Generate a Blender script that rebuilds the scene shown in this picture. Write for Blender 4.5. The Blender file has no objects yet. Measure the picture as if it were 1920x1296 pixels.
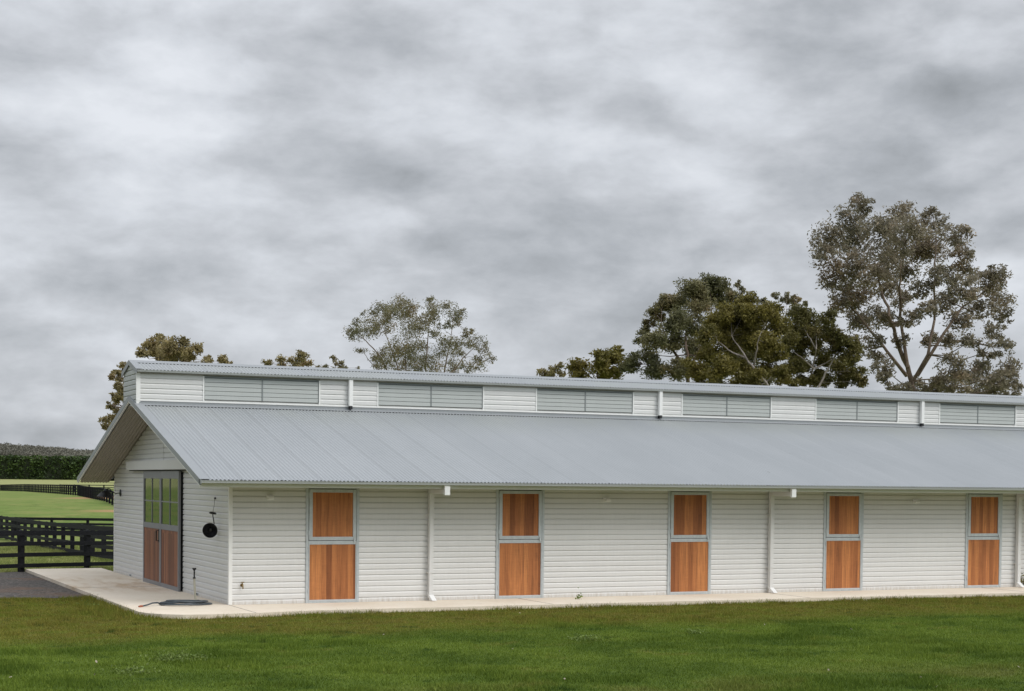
import bpy, math, random
import numpy as np
from mathutils import Vector, Matrix

random.seed(7)
rng = np.random.default_rng(7)
sc = bpy.context.scene
col = sc.collection
R = math.radians

# ------------------------------------------------------------------ camera
F_PX, CY = 3018.813, 990.33
YAW, PITCH, ROLL = 0.42968, -0.02869, 0.010192
CAM = np.array([-7.77490, -29.74553, 2.37173])
def basis():
    cy, sy, cp, sp = math.cos(YAW), math.sin(YAW), math.cos(PITCH), math.sin(PITCH)
    f = np.array([sy*cp, cy*cp, sp]); r = np.array([cy, -sy, 0.0]); u = np.cross(r, f)
    cr, sr = math.cos(ROLL), math.sin(ROLL)
    return cr*r + sr*u, -sr*r + cr*u, f
RV, UV, FV = basis()
FG = np.array([math.sin(YAW), math.cos(YAW)]); RG = np.array([math.cos(YAW), -math.sin(YAW)])
def at(u, v, d):
    """a place in the world from a spot measured in the photograph and its distance in metres"""
    return CAM + d*(FV + RV*((u-960)/F_PX) - UV*((v-CY)/F_PX))
def ground_xy(l, d):
    return CAM[:2] + RG*l + FG*d
cam = bpy.data.cameras.new('camera')
cam.sensor_width = 36.0; cam.sensor_fit = 'HORIZONTAL'
cam.lens = F_PX*36.0/1920.0
cam.shift_y = (CY-648.0)/1920.0
cam.clip_start = 0.1; cam.clip_end = 8000
co = bpy.data.objects.new('camera', cam); col.objects.link(co)
co.matrix_world = Matrix(((RV[0], UV[0], -FV[0], CAM[0]), (RV[1], UV[1], -FV[1], CAM[1]),
                          (RV[2], UV[2], -FV[2], CAM[2]), (0, 0, 0, 1)))
sc.camera = co
sc.view_settings.view_transform = 'Standard'; sc.view_settings.look = 'None'
sc.view_settings.exposure = 0.0; sc.view_settings.gamma = 1.0

# ------------------------------------------------------------------ node helpers
class NT:
    def __init__(s, tree): s.t = tree; s.n = tree.nodes; s.l = tree.links
    def new(s, typ, **kw):
        n = s.n.new(typ)
        for k, v in kw.items():
            if k in n.inputs.keys() and not hasattr(n, k): n.inputs[k].default_value = v
            else: setattr(n, k, v)
        return n
    def put(s, sock, v):
        if hasattr(v, 'links') or isinstance(v, bpy.types.NodeSocket): s.l.new(v, sock)
        else: sock.default_value = v
    def math(s, op, a, b=None, c=None, clamp=False):
        n = s.n.new('ShaderNodeMath'); n.operation = op; n.use_clamp = clamp
        for i, v in enumerate((a, b, c)):
            if v is not None: s.put(n.inputs[i], v)
        return n.outputs[0]
    def vmath(s, op, a, b=None):
        n = s.n.new('ShaderNodeVectorMath'); n.operation = op
        s.put(n.inputs[0], a)
        if b is not None: s.put(n.inputs[1], b)
        return n.outputs['Value'] if op in ('DOT_PRODUCT', 'LENGTH', 'DISTANCE') else n.outputs[0]
    def noise(s, vec, scale, detail=3.0, rough=0.5, dist=0.0, col=False):
        n = s.n.new('ShaderNodeTexNoise'); s.put(n.inputs['Vector'], vec)
        n.inputs['Scale'].default_value = scale; n.inputs['Detail'].default_value = detail
        n.inputs['Roughness'].default_value = rough; n.inputs['Distortion'].default_value = dist
        return n.outputs['Color' if col else 'Fac']
    def ramp(s, fac, stops):
        n = s.n.new('ShaderNodeValToRGB'); s.put(n.inputs[0], fac)
        e = n.color_ramp.elements
        while len(e) < len(stops): e.new(0.5)
        for k, (p, c) in zip(e, stops):
            k.position = p; k.color = (c[0], c[1], c[2], 1) if hasattr(c, '__len__') else (c, c, c, 1)
        return n.outputs[0]
    def mix(s, fac, a, b, mode='MIX'):
        n = s.n.new('ShaderNodeMix'); n.data_type = 'RGBA'; n.blend_type = mode
        s.put(n.inputs[0], fac)
        for i, v in ((6, a), (7, b)):
            if isinstance(v, bpy.types.NodeSocket): s.l.new(v, n.inputs[i])
            else: n.inputs[i].default_value = (v[0], v[1], v[2], 1)
        return n.outputs[2]
    def step(s, x, lo, hi):
        n = s.n.new('ShaderNodeMapRange'); n.interpolation_type = 'SMOOTHSTEP'
        s.put(n.inputs[0], x); n.inputs[1].default_value = lo; n.inputs[2].default_value = hi
        return n.outputs[0]
    def scale(s, vec, v3, off=(0, 0, 0)):
        n = s.n.new('ShaderNodeMapping'); s.put(n.inputs[0], vec)
        n.inputs['Scale'].default_value = v3; n.inputs['Location'].default_value = off
        return n.outputs[0]
    def sep(s, vec):
        n = s.n.new('ShaderNodeSeparateXYZ'); s.put(n.inputs[0], vec); return n.outputs
    def comb(s, x, y, z):
        n = s.n.new('ShaderNodeCombineXYZ')
        for i, v in enumerate((x, y, z)): s.put(n.inputs[i], v)
        return n.outputs[0]

def material(name, color=(.5, .5, .5), rough=.6, metal=0.0, spec=0.5, build=None):
    m = bpy.data.materials.new(name); m.use_nodes = True
    t = NT(m.node_tree); b = m.node_tree.nodes['Principled BSDF']
    b.inputs['Base Color'].default_value = (*color, 1); b.inputs['Roughness'].default_value = rough
    b.inputs['Metallic'].default_value = metal; b.inputs['Specular IOR Level'].default_value = spec
    if build: build(t, b)
    return m
def pos(t): return t.new('ShaderNodeNewGeometry').outputs['Position']
def bump(t, b, h, strength=.3, dist=.01):
    n = t.new('ShaderNodeBump'); t.put(n.inputs['Height'], h)
    n.inputs['Strength'].default_value = strength; n.inputs['Distance'].default_value = dist
    t.l.new(n.outputs[0], b.inputs['Normal'])
def mottled(c, amt=.12, scale=1.5, dirt=None):
    def f(t, b):
        p = pos(t)
        n = t.noise(p, scale, 6, .6); n2 = t.noise(t.scale(p, (2, 2, .25)), 9, 4, .6)
        v = t.math('ADD', t.math('MULTIPLY', n, .6), t.math('MULTIPLY', n2, .4))
        k = t.ramp(v, [(.3, 1-amt), (.7, 1+amt*.5)])
        cc = t.mix(1.0, c, k, 'MULTIPLY')
        if dirt:
            z = t.sep(p)[2]
            low = t.math('SUBTRACT', 1.0, t.step(z, .0, dirt))
            low = t.math('MULTIPLY', low, t.step(n2, .3, .75))
            cc = t.mix(t.math('MULTIPLY', low, .55), cc, (.30, .23, .15))
        t.l.new(cc, b.inputs['Base Color'])
    return f
M = {}
M['cladding'] = material('cream_cladding', rough=.42, build=mottled((.715, .715, .700), .06, .8, .14))
M['white_steel'] = material('white_flashing', rough=.4, build=mottled((.85, .85, .83), .05, 2))
M['white_plastic'] = material('white_plastic', (.86, .86, .85), .35)
M['louvre'] = material('grey_louvre', rough=.45, build=mottled((.50, .525, .51), .05, 2))
M['galv'] = material('galvanised_steel', rough=.42, metal=.2, build=mottled((.55, .59, .605), .16, 14))
M['door_grey'] = material('grey_door_frame', rough=.5, build=mottled((.235, .238, .25), .06, 3))
M['dark_gap'] = material('dark_recess', (.02, .02, .022), .8)
M['black_metal'] = material('black_metal', (.010, .010, .011), .4)
M['brass'] = material('tap_brass', (.28, .20, .09), .4, .7)
M['hose'] = material('hose_rubber', (.055, .07, .085), .45)
M['hose_end'] = material('hose_end_orange', (.35, .10, .05), .5)
M['pipe_cream'] = material('standpipe_plastic', (.50, .48, .38), .5)
M['lining'] = material('soffit_lining', rough=.5, build=mottled((.34, .305, .25), .06, 2))

def roof_build(t, b):
    p = pos(t)
    n = t.noise(t.scale(p, (.9, .12, 1)), 1.0, 5, .6)
    n2 = t.noise(p, 30, 3, .6)
    k = t.math('ADD', t.math('MULTIPLY', n, .75), t.math('MULTIPLY', n2, .25))
    c = t.ramp(k, [(.3, (.325, .344, .358)), (.7, (.378, .395, .409))])
    sheet = t.math('FLOOR', t.math('DIVIDE', t.sep(p)[0], .762))
    w = t.new('ShaderNodeTexWhiteNoise'); w.noise_dimensions = '1D'; t.put(w.inputs['W'], sheet)
    c = t.mix(1.0, c, t.ramp(w.outputs[0], [(0, .985), (1, 1.015)]), 'MULTIPLY')
    lap_shadow = t.math('ABSOLUTE', t.math('SUBTRACT', t.math('FRACT', t.math('DIVIDE', t.sep(p)[0], .762)), .05))
    c = t.mix(t.math('MULTIPLY', t.math('SUBTRACT', 1.0, t.step(lap_shadow, .006, .015)), .55), c, (.12, .125, .125))  # side-lap shadow painted as a thin dark line along each sheet edge
    lich = t.math('MULTIPLY', t.step(t.sep(p)[1], 2.6, 4.6), t.step(n, .3, .7))
    c = t.mix(t.math('MULTIPLY', lich, .35), c, (.33, .35, .31))
    # scuff marks and lichen specks
    s = t.noise(t.scale(p, (6, 1.6, 1)), 1.4, 2, .5)
    c = t.mix(t.math('MULTIPLY', t.step(s, .74, .80), .35), c, (.17, .17, .16))
    t.l.new(c, b.inputs['Base Color'])
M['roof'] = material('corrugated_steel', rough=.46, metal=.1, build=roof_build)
M['flashing'] = material('roof_flashing', rough=.45, metal=.1, build=mottled((.31, .328, .342), .06, 2))
M['gutter'] = material('gutter_steel', rough=.42, build=mottled((.36, .375, .36), .05, 2))

def wood_build(axis, base, seed):
    def f(t, b):
        p = pos(t); s = t.sep(p)
        a = s[axis]
        idx = t.math('FLOOR', t.math('DIVIDE', t.math('ADD', a, .03*seed), .108))
        zz = t.math('GREATER_THAN', s[2], 1.19)
        w = t.new('ShaderNodeTexWhiteNoise'); w.noise_dimensions = '2D'
        t.put(w.inputs[0], t.comb(idx, t.math('ADD', zz, seed), 0))
        r = w.outputs[0]
        off = t.comb(t.math('MULTIPLY', r, 7.0), 0, t.math('MULTIPLY', r, 30.0))
        q = t.vmath('ADD', p, off)
        sc3 = (26, 1, 1.1) if axis == 0 else (1, 26, 1.1)
        g = t.noise(t.scale(q, sc3), 1.6, 5, .62, .9)
        fine = t.noise(t.scale(q, (90, 90, 1.8)), 1.5, 3, .6)
        fig = t.noise(t.scale(q, (2.5, 2.5, 34) ), 1.0, 2, .5, .6)
        k = t.math('ADD', t.math('MULTIPLY', g, .6), t.math('ADD', t.math('MULTIPLY', fine, .28), t.math('MULTIPLY', fig, .12)))
        mid = t.noise(t.scale(q, (9, 9, .5)), 1.4, 3, .6, .5)
        k = t.math('ADD', t.math('MULTIPLY', k, .7), t.math('MULTIPLY', mid, .3))
        c = t.ramp(k, [(.36, tuple(x*.50 for x in base)), (.5, base), (.64, (base[0]*1.32, base[1]*1.4, base[2]*1.5))])
        tone = t.ramp(r, [(0, (.60, .53, .48)), (.45, (.95, .93, .92)), (1, (1.25, 1.34, 1.38))])
        c = t.mix(1.0, c, tone, 'MULTIPLY')
        # board joints
        fr = t.math('FRACT', t.math('DIVIDE', t.math('ADD', a, .03*seed), .108))
        j = t.math('ABSOLUTE', t.math('SUBTRACT', fr, .5))
        c = t.mix(t.math('MULTIPLY', t.step(j, .475, .5), .5), c, tuple(x*.3 for x in base))
        t.l.new(c, b.inputs['Base Color'])
        bump(t, b, k, .15, .004)
    return f
M['timber'] = material('oiled_timber', rough=.55, build=wood_build(0, (.41, .147, .043), 1))
M['timber_red'] = material('red_brown_timber', rough=.5, build=wood_build(1, (.25, .085, .035), 2))

def glass_build(t, b):
    out = t.n['Material Output']; t.n.remove(b)
    fr = t.new('ShaderNodeFresnel'); fr.inputs[0].default_value = 2.0
    g = t.new('ShaderNodeBsdfGlossy'); g.inputs['Roughness'].default_value = .012
    g.inputs['Color'].default_value = (.95, 1, .95, 1)
    n = t.noise(pos(t), 1.3, 2, .5)
    bp = t.new('ShaderNodeBump'); bp.inputs['Strength'].default_value = .05; bp.inputs['Distance'].default_value = .05
    t.put(bp.inputs['Height'], n); t.l.new(bp.outputs[0], g.inputs['Normal'])
    tr = t.new('ShaderNodeBsdfTransparent'); tr.inputs[0].default_value = (.75, .8, .77, 1)
    mx = t.new('ShaderNodeMixShader'); t.l.new(fr.outputs[0], mx.inputs[0])
    t.l.new(tr.outputs[0], mx.inputs[1]); t.l.new(g.outputs[0], mx.inputs[2])
    t.l.new(mx.outputs[0], out.inputs[0])
M['glass'] = material('window_glass', build=glass_build)

def fence_build(t, b):
    p = pos(t); n = t.noise(t.scale(p, (3, 3, 20)), 3, 4, .6)
    t.l.new(t.ramp(n, [(.3, (.005, .0055, .007)), (.75, (.015, .016, .020))]), b.inputs['Base Color'])
M['fence'] = material('black_painted_timber', rough=.7, spec=.2, build=fence_build)

def concrete_build(t, b):
    p = pos(t); s = t.sep(p)
    n = t.noise(p, .9, 6, .6); n2 = t.noise(p, 14, 4, .6); n3 = t.noise(p, 90, 2, .5)
    k = t.math('ADD', t.math('MULTIPLY', n, .5), t.math('ADD', t.math('MULTIPLY', n2, .3), t.math('MULTIPLY', n3, .2)))
    c = t.ramp(k, [(.32, (.66, .56, .435)), (.5, (.76, .665, .54)), (.7, (.83, .75, .64))])
    # rust-brown washed stain in front of the sliding door
    st = t.noise(t.scale(p, (1.6, .45, 1)), 1.3, 5, .62)
    mask = t.math('MULTIPLY', t.step(s[1], 3.0, 5.2), t.math('SUBTRACT', 1.0, t.step(s[1], 8.0, 10.5)))
    mask = t.math('MULTIPLY', mask, t.step(st, .42, .66))
    c = t.mix(t.math('MULTIPLY', mask, .6), c, (.46, .29, .13))
    d2 = t.noise(p, 2.4, 5, .7)
    c = t.mix(t.math('MULTIPLY', t.step(d2, .60, .72), .25), c, (.30, .26, .21))
    t.l.new(c, b.inputs['Base Color']); bump(t, b, n3, .2, .004)
M['concrete'] = material('broom_concrete', rough=.85, build=concrete_build)

def gravel_build(t, b):
    p = pos(t)
    v = t.new('ShaderNodeTexVoronoi'); v.inputs['Scale'].default_value = 22; t.put(v.inputs['Vector'], p)
    n = t.noise(p, .55, 4, .6)
    vc = t.sep(v.outputs['Color'])[0]
    c = t.ramp(vc, [(0, (.035, .031, .028)), (.6, (.078, .068, .060)), (1, (.17, .15, .13))])
    c = t.mix(t.math('MULTIPLY', t.step(n, .48, .68), .6), c, (.15, .078, .042))
    t.l.new(c, b.inputs['Base Color']); bump(t, b, v.outputs['Distance'], .8, .02)
M['gravel'] = material('dark_gravel', rough=.9, build=gravel_build)

def lawn_colour(t, p):
    """olive, mid green and dark green patches of the mown lawn"""
    s = t.sep(p)
    a = t.noise(p, .55, 4, .6, .3); a2 = t.noise(p, 2.3, 4, .6, .2); a3 = t.noise(p, .18, 3, .5)
    c = t.mix(t.step(a, .36, .62), (.094, .150, .021), (.155, .222, .033))
    # worn, olive brown strip beside the building
    strip = t.step(t.math('ADD', s[1], t.math('MULTIPLY', t.math('SUBTRACT', a3, .5), 5.0)), -6.2, -4.0)
    ol = t.mix(t.step(a2, .35, .65), (.185, .205, .034), (.235, .185, .045))
    c = t.mix(t.math('MULTIPLY', strip, .75), c, ol)
    c = t.mix(t.math('MULTIPLY', t.step(a2, .58, .70), .85), c, (.052, .100, .016))
    c = t.mix(t.math('MULTIPLY', t.step(t.noise(p, 1.1, 5, .68, .4), .57, .70), .42), c, (.21, .18, .05))
    near = t.math('SUBTRACT', 1.0, t.step(s[1], -13.5, -11.2))
    c = t.mix(t.math('MULTIPLY', near, t.math('MULTIPLY', t.step(a, .45, .6), .5)), c, (.16, .15, .05))
    return c
def ground_build(t, b):
    p = pos(t); s = t.sep(p)
    lawn = t.mix(1.0, lawn_colour(t, p), (.66, .66, .66), 'MULTIPLY')
    q = t.noise(p, .045, 4, .6); q2 = t.noise(p, .5, 5, .65); q3 = t.noise(p, 2.6, 4, .7)
    pad = t.mix(t.step(q, .38, .62), (.135, .20, .045), (.19, .235, .065))
    pad = t.mix(t.math('MULTIPLY', t.step(q2, .46, .70), .8), pad, (.075, .125, .022))
    q4 = t.noise(t.scale(p, (1, 1, 1)), .22, 6, .7, .6)
    pad = t.mix(t.math('MULTIPLY', t.step(q4, .48, .62), .65), pad, (.23, .235, .075))
    pad = t.mix(t.math('MULTIPLY', t.step(q3, .50, .68), .5), pad, (.23, .24, .10))
    dep = t.vmath('DOT_PRODUCT', t.vmath('SUBTRACT', p, tuple(CAM)), (FG[0], FG[1], 0))
    yellow = t.math('SUBTRACT', 1.0, t.step(dep, 60, 92))
    pad = t.mix(t.math('MULTIPLY', yellow, .6), pad, (.20, .20, .07))
    far = t.step(dep, 300, 345)
    pad = t.mix(t.math('MULTIPLY', far, .8), pad, (.33, .33, .15))
    dirtn = t.noise(p, .11, 4, .6)
    lat = t.vmath('DOT_PRODUCT', t.vmath('SUBTRACT', p, tuple(CAM)), (RG[0], RG[1], 0))
    ratio = t.math('DIVIDE', lat, dep)
    dm = t.math('MULTIPLY', t.step(dep, 150, 160), t.math('SUBTRACT', 1.0, t.step(dep, 196, 203)))
    dm = t.math('MULTIPLY', dm, t.step(lat, -45.5, -42))
    tr = t.math('MULTIPLY', t.step(t.math('SUBTRACT', dep, t.math('MULTIPLY', dirtn, 6)), 118, 119), t.math('SUBTRACT', 1.0, t.step(t.math('SUBTRACT', dep, t.math('MULTIPLY', dirtn, 6)), 121.5, 122.5)))
    tr = t.math('MULTIPLY', tr, t.math('MULTIPLY', t.step(lat, -34, -30), .7))
    pad = t.mix(t.math('MAXIMUM', t.math('MULTIPLY', dm, .9), tr), pad, (.42, .22, .13))
    k = t.step(dep, 38, 41.5)
    hill = t.step(dep, 700, 900)
    verge = t.math('MULTIPLY', t.step(dep, 37.5, 40), t.math('SUBTRACT', 1.0, t.step(dep, 41.5, 45)))
    c = t.mix(k, lawn, pad)
    c = t.mix(t.math('MULTIPLY', verge, .8), c, (.17, .18, .06))
    c = t.mix(hill, c, (.10, .105, .075))
    t.l.new(c, b.inputs['Base Color'])
    bump(t, b, t.noise(p, 9, 4, .7), .5, .06)
M['ground'] = material('grassland', rough=.95, spec=.1, build=ground_build)

def leafy(name, dark, light, trans=.25, vary=.35, tip=None, scale=.35):
    def f(t, b):
        out = t.n['Material Output']; t.n.remove(b)
        g = t.new('ShaderNodeNewGeometry')
        n = t.noise(g.outputs['Position'], scale, 3, .6)
        c = t.mix(t.step(n, .36, .64), dark, light)
        if tip: c = t.mix(t.math('MULTIPLY', t.step(t.noise(g.outputs['Position'], scale*1.7, 3, .6), .52, .72), .8), c, tip)
        k = t.ramp(g.outputs['Random Per Island'], [(0, 1-vary), (1, 1+vary)])
        c = t.mix(1.0, c, k, 'MULTIPLY')
        d = t.new('ShaderNodeBsdfPrincipled'); d.inputs['Roughness'].default_value = .55
        d.inputs['Specular IOR Level'].default_value = .3
        t.l.new(c, d.inputs['Base Color'])
        tr = t.new('ShaderNodeBsdfTranslucent'); t.l.new(c, tr.inputs[0])
        mx = t.new('ShaderNodeMixShader'); mx.inputs[0].default_value = trans
        t.l.new(d.outputs[0], mx.inputs[1]); t.l.new(tr.outputs[0], mx.inputs[2])
        t.l.new(mx.outputs[0], out.inputs[0])
    return material(name, build=f)
M['leaf_gum'] = leafy('gum_leaves', (.21, .19, .135), (.29, .245, .175), .4, .4, (.34, .245, .165))
M['leaf_open'] = leafy('open_gum_leaves', (.185, .178, .105), (.26, .225, .13), .4, .4, (.31, .22, .105))
M['leaf_brown'] = leafy('brown_gum_leaves', (.25, .215, .105), (.34, .28, .135), .4, .4, (.39, .27, .135))
M['leaf_dark'] = leafy('dark_leaves', (.135, .138, .068), (.22, .20, .10), .35, .4, (.31, .225, .12))
M['leaf_olive'] = leafy('olive_leaves', (.125, .114, .030), (.205, .175, .046), .35, .35, (.26, .20, .06))
M['leaf_deep'] = leafy('deep_green_leaves', (.105, .100, .032), (.175, .155, .048), .32, .4, (.23, .18, .07))
M['leaf_hedge'] = leafy('hedge_leaves', (.030, .055, .012), (.065, .105, .024), .15, .5, None, .25)
M['leaf_forest'] = leafy('hill_forest_leaves', (.15, .145, .115), (.185, .175, .14), .2, .15, None, .02)
M['core'] = material('shaded_foliage', (.02, .028, .012), .9)
M['weed'] = leafy('weed_leaves', (.12, .175, .035), (.19, .25, .06), .25, .3, None, 3)
M['litter'] = material('dry_leaf', (.42, .36, .28), .8)
def bark_build(c1, c2):
    def f(t, b):
        n = t.noise(t.scale(pos(t), (3, 3, .8)), 1.5, 4, .6)
        t.l.new(t.ramp(n, [(.35, c1), (.65, c2)]), b.inputs['Base Color'])
    return f
M['bark'] = material('brown_bark', rough=.85, build=bark_build((.10, .07, .05), (.20, .15, .11)))
M['bark_pale'] = material('pale_bark', rough=.8, build=bark_build((.16, .135, .12), (.34, .30, .27)))
def blade_build(t, b):
    out = t.n['Material Output']; t.n.remove(b)
    g = t.new('ShaderNodeNewGeometry')
    c = lawn_colour(t, g.outputs['Position'])
    k = t.ramp(g.outputs['Random Per Island'], [(0, (.72, .75, .7)), (.88, (1.2, 1.16, 1.15)), (1, (1.8, 1.55, 1.6))])
    c = t.mix(1.0, c, k, 'MULTIPLY')
    d = t.new('ShaderNodeBsdfPrincipled'); d.inputs['Roughness'].default_value = .6
    d.inputs['Specular IOR Level'].default_value = .1; t.l.new(c, d.inputs['Base Color'])
    tr = t.new('ShaderNodeBsdfTranslucent'); t.l.new(c, tr.inputs[0])
    mx = t.new('ShaderNodeMixShader'); mx.inputs[0].default_value = .3
    t.l.new(d.outputs[0], mx.inputs[1]); t.l.new(tr.outputs[0], mx.inputs[2]); t.l.new(mx.outputs[0], out.inputs[0])
M['blade'] = material('lawn_blades', build=blade_build)

# ------------------------------------------------------------------ mesh helpers
def tag(o, label=None, cat=None, group=None, kind=None):
    if label: o['label'] = label
    if cat: o['category'] = cat
    if group: o['group'] = group
    if kind: o['kind'] = kind
    return o
def empty(name, loc, label, cat, group=None):
    o = bpy.data.objects.new(name, None); col.objects.link(o); o.location = loc
    o.empty_display_size = .1
    return tag(o, label, cat, group)
def world_loc(o):
    v = np.zeros(3)
    while o is not None: v += np.array(o.location); o = o.parent
    return v
def link_mesh(name, me, mat, parent=None, smooth=False, origin=None):
    o = bpy.data.objects.new(name, me); col.objects.link(o)
    for m in (mat if isinstance(mat, (list, tuple)) else [mat]): me.materials.append(m)
    if smooth: me.polygons.foreach_set('use_smooth', [True]*len(me.polygons))
    if parent is not None: o.parent = parent
    return o
class MB:
    def __init__(s): s.v = []; s.f = []
    def add(s, vs, fs):
        k = len(s.v); s.v.extend([tuple(map(float, p)) for p in vs]); s.f.extend([tuple(i+k for i in f) for f in fs]); return s
    def box(s, x0, x1, y0, y1, z0, z1):
        x0, x1 = sorted((x0, x1)); y0, y1 = sorted((y0, y1)); z0, z1 = sorted((z0, z1))
        return s.add([(x0, y0, z0), (x1, y0, z0), (x1, y1, z0), (x0, y1, z0), (x0, y0, z1), (x1, y0, z1), (x1, y1, z1), (x0, y1, z1)],
                     [(3, 2, 1, 0), (4, 5, 6, 7), (0, 1, 5, 4), (1, 2, 6, 5), (2, 3, 7, 6), (3, 0, 4, 7)])
    def extrude_x(s, prof, x0, x1, closed=True):
        """profile of (y, z) points carried along x"""
        n = len(prof)
        vs = [(x0, y, z) for y, z in prof] + [(x1, y, z) for y, z in prof]
        fs = [(i, (i+1) % n, n+(i+1) % n, n+i) for i in range(n if closed else n-1)]
        if closed: fs += [tuple(range(n-1, -1, -1)), tuple(range(n, 2*n))]
        return s.add(vs, fs)
    def extrude_y(s, prof, y0, y1, closed=True):
        n = len(prof)
        vs = [(x, y0, z) for x, z in prof] + [(x, y1, z) for x, z in prof]
        fs = [(i, (i+1) % n, n+(i+1) % n, n+i) for i in range(n if closed else n-1)]
        if closed: fs += [tuple(range(n-1, -1, -1)), tuple(range(n, 2*n))]
        return s.add(vs, fs)
    def tube(s, pts, radii, seg=8, cap=True):
        pts = [np.array(p, float) for p in pts]
        if not hasattr(radii, '__len__'): radii = [radii]*len(pts)
        k = len(s.v); n = len(pts); prev = None
        for i, p in enumerate(pts):
            d = pts[min(i+1, n-1)] - pts[max(i-1, 0)]; d = d/(np.linalg.norm(d)+1e-9)
            if prev is None:
                a = np.array([0, 0, 1.]) if abs(d[2]) < .9 else np.array([1., 0, 0])
            else: a = prev
            a = a - d*np.dot(a, d); a /= np.linalg.norm(a)+1e-9; prev = a; bb = np.cross(d, a)
            for j in range(seg):
                th = 2*math.pi*j/seg
                s.v.append(tuple(p + radii[i]*(math.cos(th)*a + math.sin(th)*bb)))
        for i in range(n-1):
            for j in range(seg):
                j2 = (j+1) % seg
                s.f.append((k+i*seg+j, k+i*seg+j2, k+(i+1)*seg+j2, k+(i+1)*seg+j))
        if cap:
            s.f.append(tuple(k+j for j in range(seg-1, -1, -1))); s.f.append(tuple(k+(n-1)*seg+j for j in range(seg)))
        return s
    def lathe(s, c, axis, prof, seg=24):
        """profile of (radius, along) turned about an axis"""
        c = np.array(c, float); d = np.array(axis, float); d /= np.linalg.norm(d)
        a = np.array([0, 0, 1.]) if abs(d[2]) < .9 else np.array([1., 0, 0]); a -= d*np.dot(a, d); a /= np.linalg.norm(a); bb = np.cross(d, a)
        k = len(s.v); n = len(prof)
        for r, h in prof:
            for j in range(seg):
                th = 2*math.pi*j/seg; s.v.append(tuple(c + d*h + r*(math.cos(th)*a + math.sin(th)*bb)))
        for i in range(n-1):
            for j in range(seg):
                j2 = (j+1) % seg; s.f.append((k+i*seg+j, k+i*seg+j2, k+(i+1)*seg+j2, k+(i+1)*seg+j))
        return s
    def build(s, name, mat, parent=None, smooth=False, bevel=0, kind=None, label=None):
        off = world_loc(parent) if parent is not None else np.zeros(3)
        v = np.array(s.v) - off
        me = bpy.data.meshes.new(name); me.from_pydata(v.tolist(), [], s.f); me.update()
        o = link_mesh(name, me, mat, parent, smooth)
        if bevel:
            b = o.modifiers.new('bevel', 'BEVEL'); b.width = bevel; b.segments = 2; b.limit_method = 'ANGLE'; b.angle_limit = R(40)
        if smooth:
            e = o.modifiers.new('edge', 'EDGE_SPLIT'); e.split_angle = R(38)
        if kind: o['kind'] = kind
        if label: o['label'] = label
        return o
def mesh_np(name, v, f, mat, parent=None, kind=None, smooth=False):
    """v (N,3), f (M,k): a mesh straight from arrays"""
    if parent is not None: v = v - world_loc(parent)
    k = f.shape[1]; me = bpy.data.meshes.new(name)
    me.vertices.add(len(v)); me.vertices.foreach_set('co', np.ascontiguousarray(v, dtype=np.float32).ravel())
    me.loops.add(f.size); me.loops.foreach_set('vertex_index', np.ascontiguousarray(f, dtype=np.int32).ravel())
    me.polygons.add(len(f)); me.polygons.foreach_set('loop_start', np.arange(0, f.size, k, dtype=np.int32))
    me.update(calc_edges=True); me.validate()
    o = link_mesh(name, me, mat, parent, smooth)
    if kind: o['kind'] = kind
    return o

# ------------------------------------------------------------------ terrain
TD = [-400, 38, 42, 57, 70, 90, 105, 125, 140, 180, 207, 250, 300, 345, 400, 600, 900, 1050, 1250, 1450, 3500]
TZ = [-.08, -.08, -.10, -.52, -.74, -.90, -.80, -.1, .32, .38, .30, .12, -.25, .6, 1.75, 3.0, 8.0, 16.0, 22.5, 25.0, 25.0]
def hz(x, y):
    d = (np.asarray(x)-CAM[0])*FG[0] + (np.asarray(y)-CAM[1])*FG[1]
    return np.interp(d, TD, TZ)
ds = sorted(set(TD + list(np.linspace(-60, 38, 15)) + list(np.linspace(42, 150, 28)) + list(np.linspace(150, 420, 28)) + [2500]))
ls = [-1800, -900, -450, -220, -110, -60, -35, -20, -10, 0, 10, 20, 35, 60, 110, 220, 450, 900, 1800]
gv, gf = [], []
for d in ds:
    for l in ls:
        x, y = ground_xy(l, d); gv.append((x, y, float(np.interp(d, TD, TZ))))
nl = len(ls)
for i in range(len(ds)-1):
    for j in range(nl-1): gf.append((i*nl+j, i*nl+j+1, (i+1)*nl+j+1, (i+1)*nl+j))
g = MB(); g.add(gv, gf); tag(g.build('ground', M['ground']), kind='structure')

# gravel drive, concrete path
dm_ = MB()
dp = [(-14, 3.6), (-9, 3.9), (-6, 3.85), (-3.6, 3.9), (-1.2, 3.4), (-1.2, 11.8), (-1.3, 13.2), (-2.0, 13.35), (-3.9, 12.15), (-9, 9.2), (-14, 6.3), (-24, 1.8), (-24, -2), (-18, 2.2)]
dm_.add([(x, y, -.074) for x, y in dp], [tuple(range(len(dp)))])
tag(dm_.build('gravel_drive', M['gravel']), kind='structure')
pp = [(-1.9, 13.2), (-1.9, -1.0), (-1.82, -1.35), (-1.62, -1.68), (-1.3, -1.9), (-.9, -1.97), (0, -1.9), (1.2, -1.68), (32, -1.68), (32, .03), (.03, .03), (.03, 13.2)]
pm = MB(); n_ = len(pp)
pm.add([(x, y, -.001) for x, y in pp] + [(x, y, -.16) for x, y in pp],
       [tuple(range(n_-1, -1, -1))] + [(i, (i+1) % n_, n_+(i+1) % n_, n_+i) for i in range(n_)])
path = pm.build('concrete_path', M['concrete']); tag(path, kind='structure')
jmat = material('joint_shadow', (.12, .10, .08), .9)
for x in (0, 6, 12, 18, 24):
    jm = MB(); jm.box(x-.006, x+.006, -.02, -1.66 if x else -1.9, .0, .0015); jm.build('control_joint', jmat, path)
jm = MB(); jm.box(-1.9, 0, 5.594, 5.606, .0, .0015); jm.build('control_joint', jmat, path)

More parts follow.
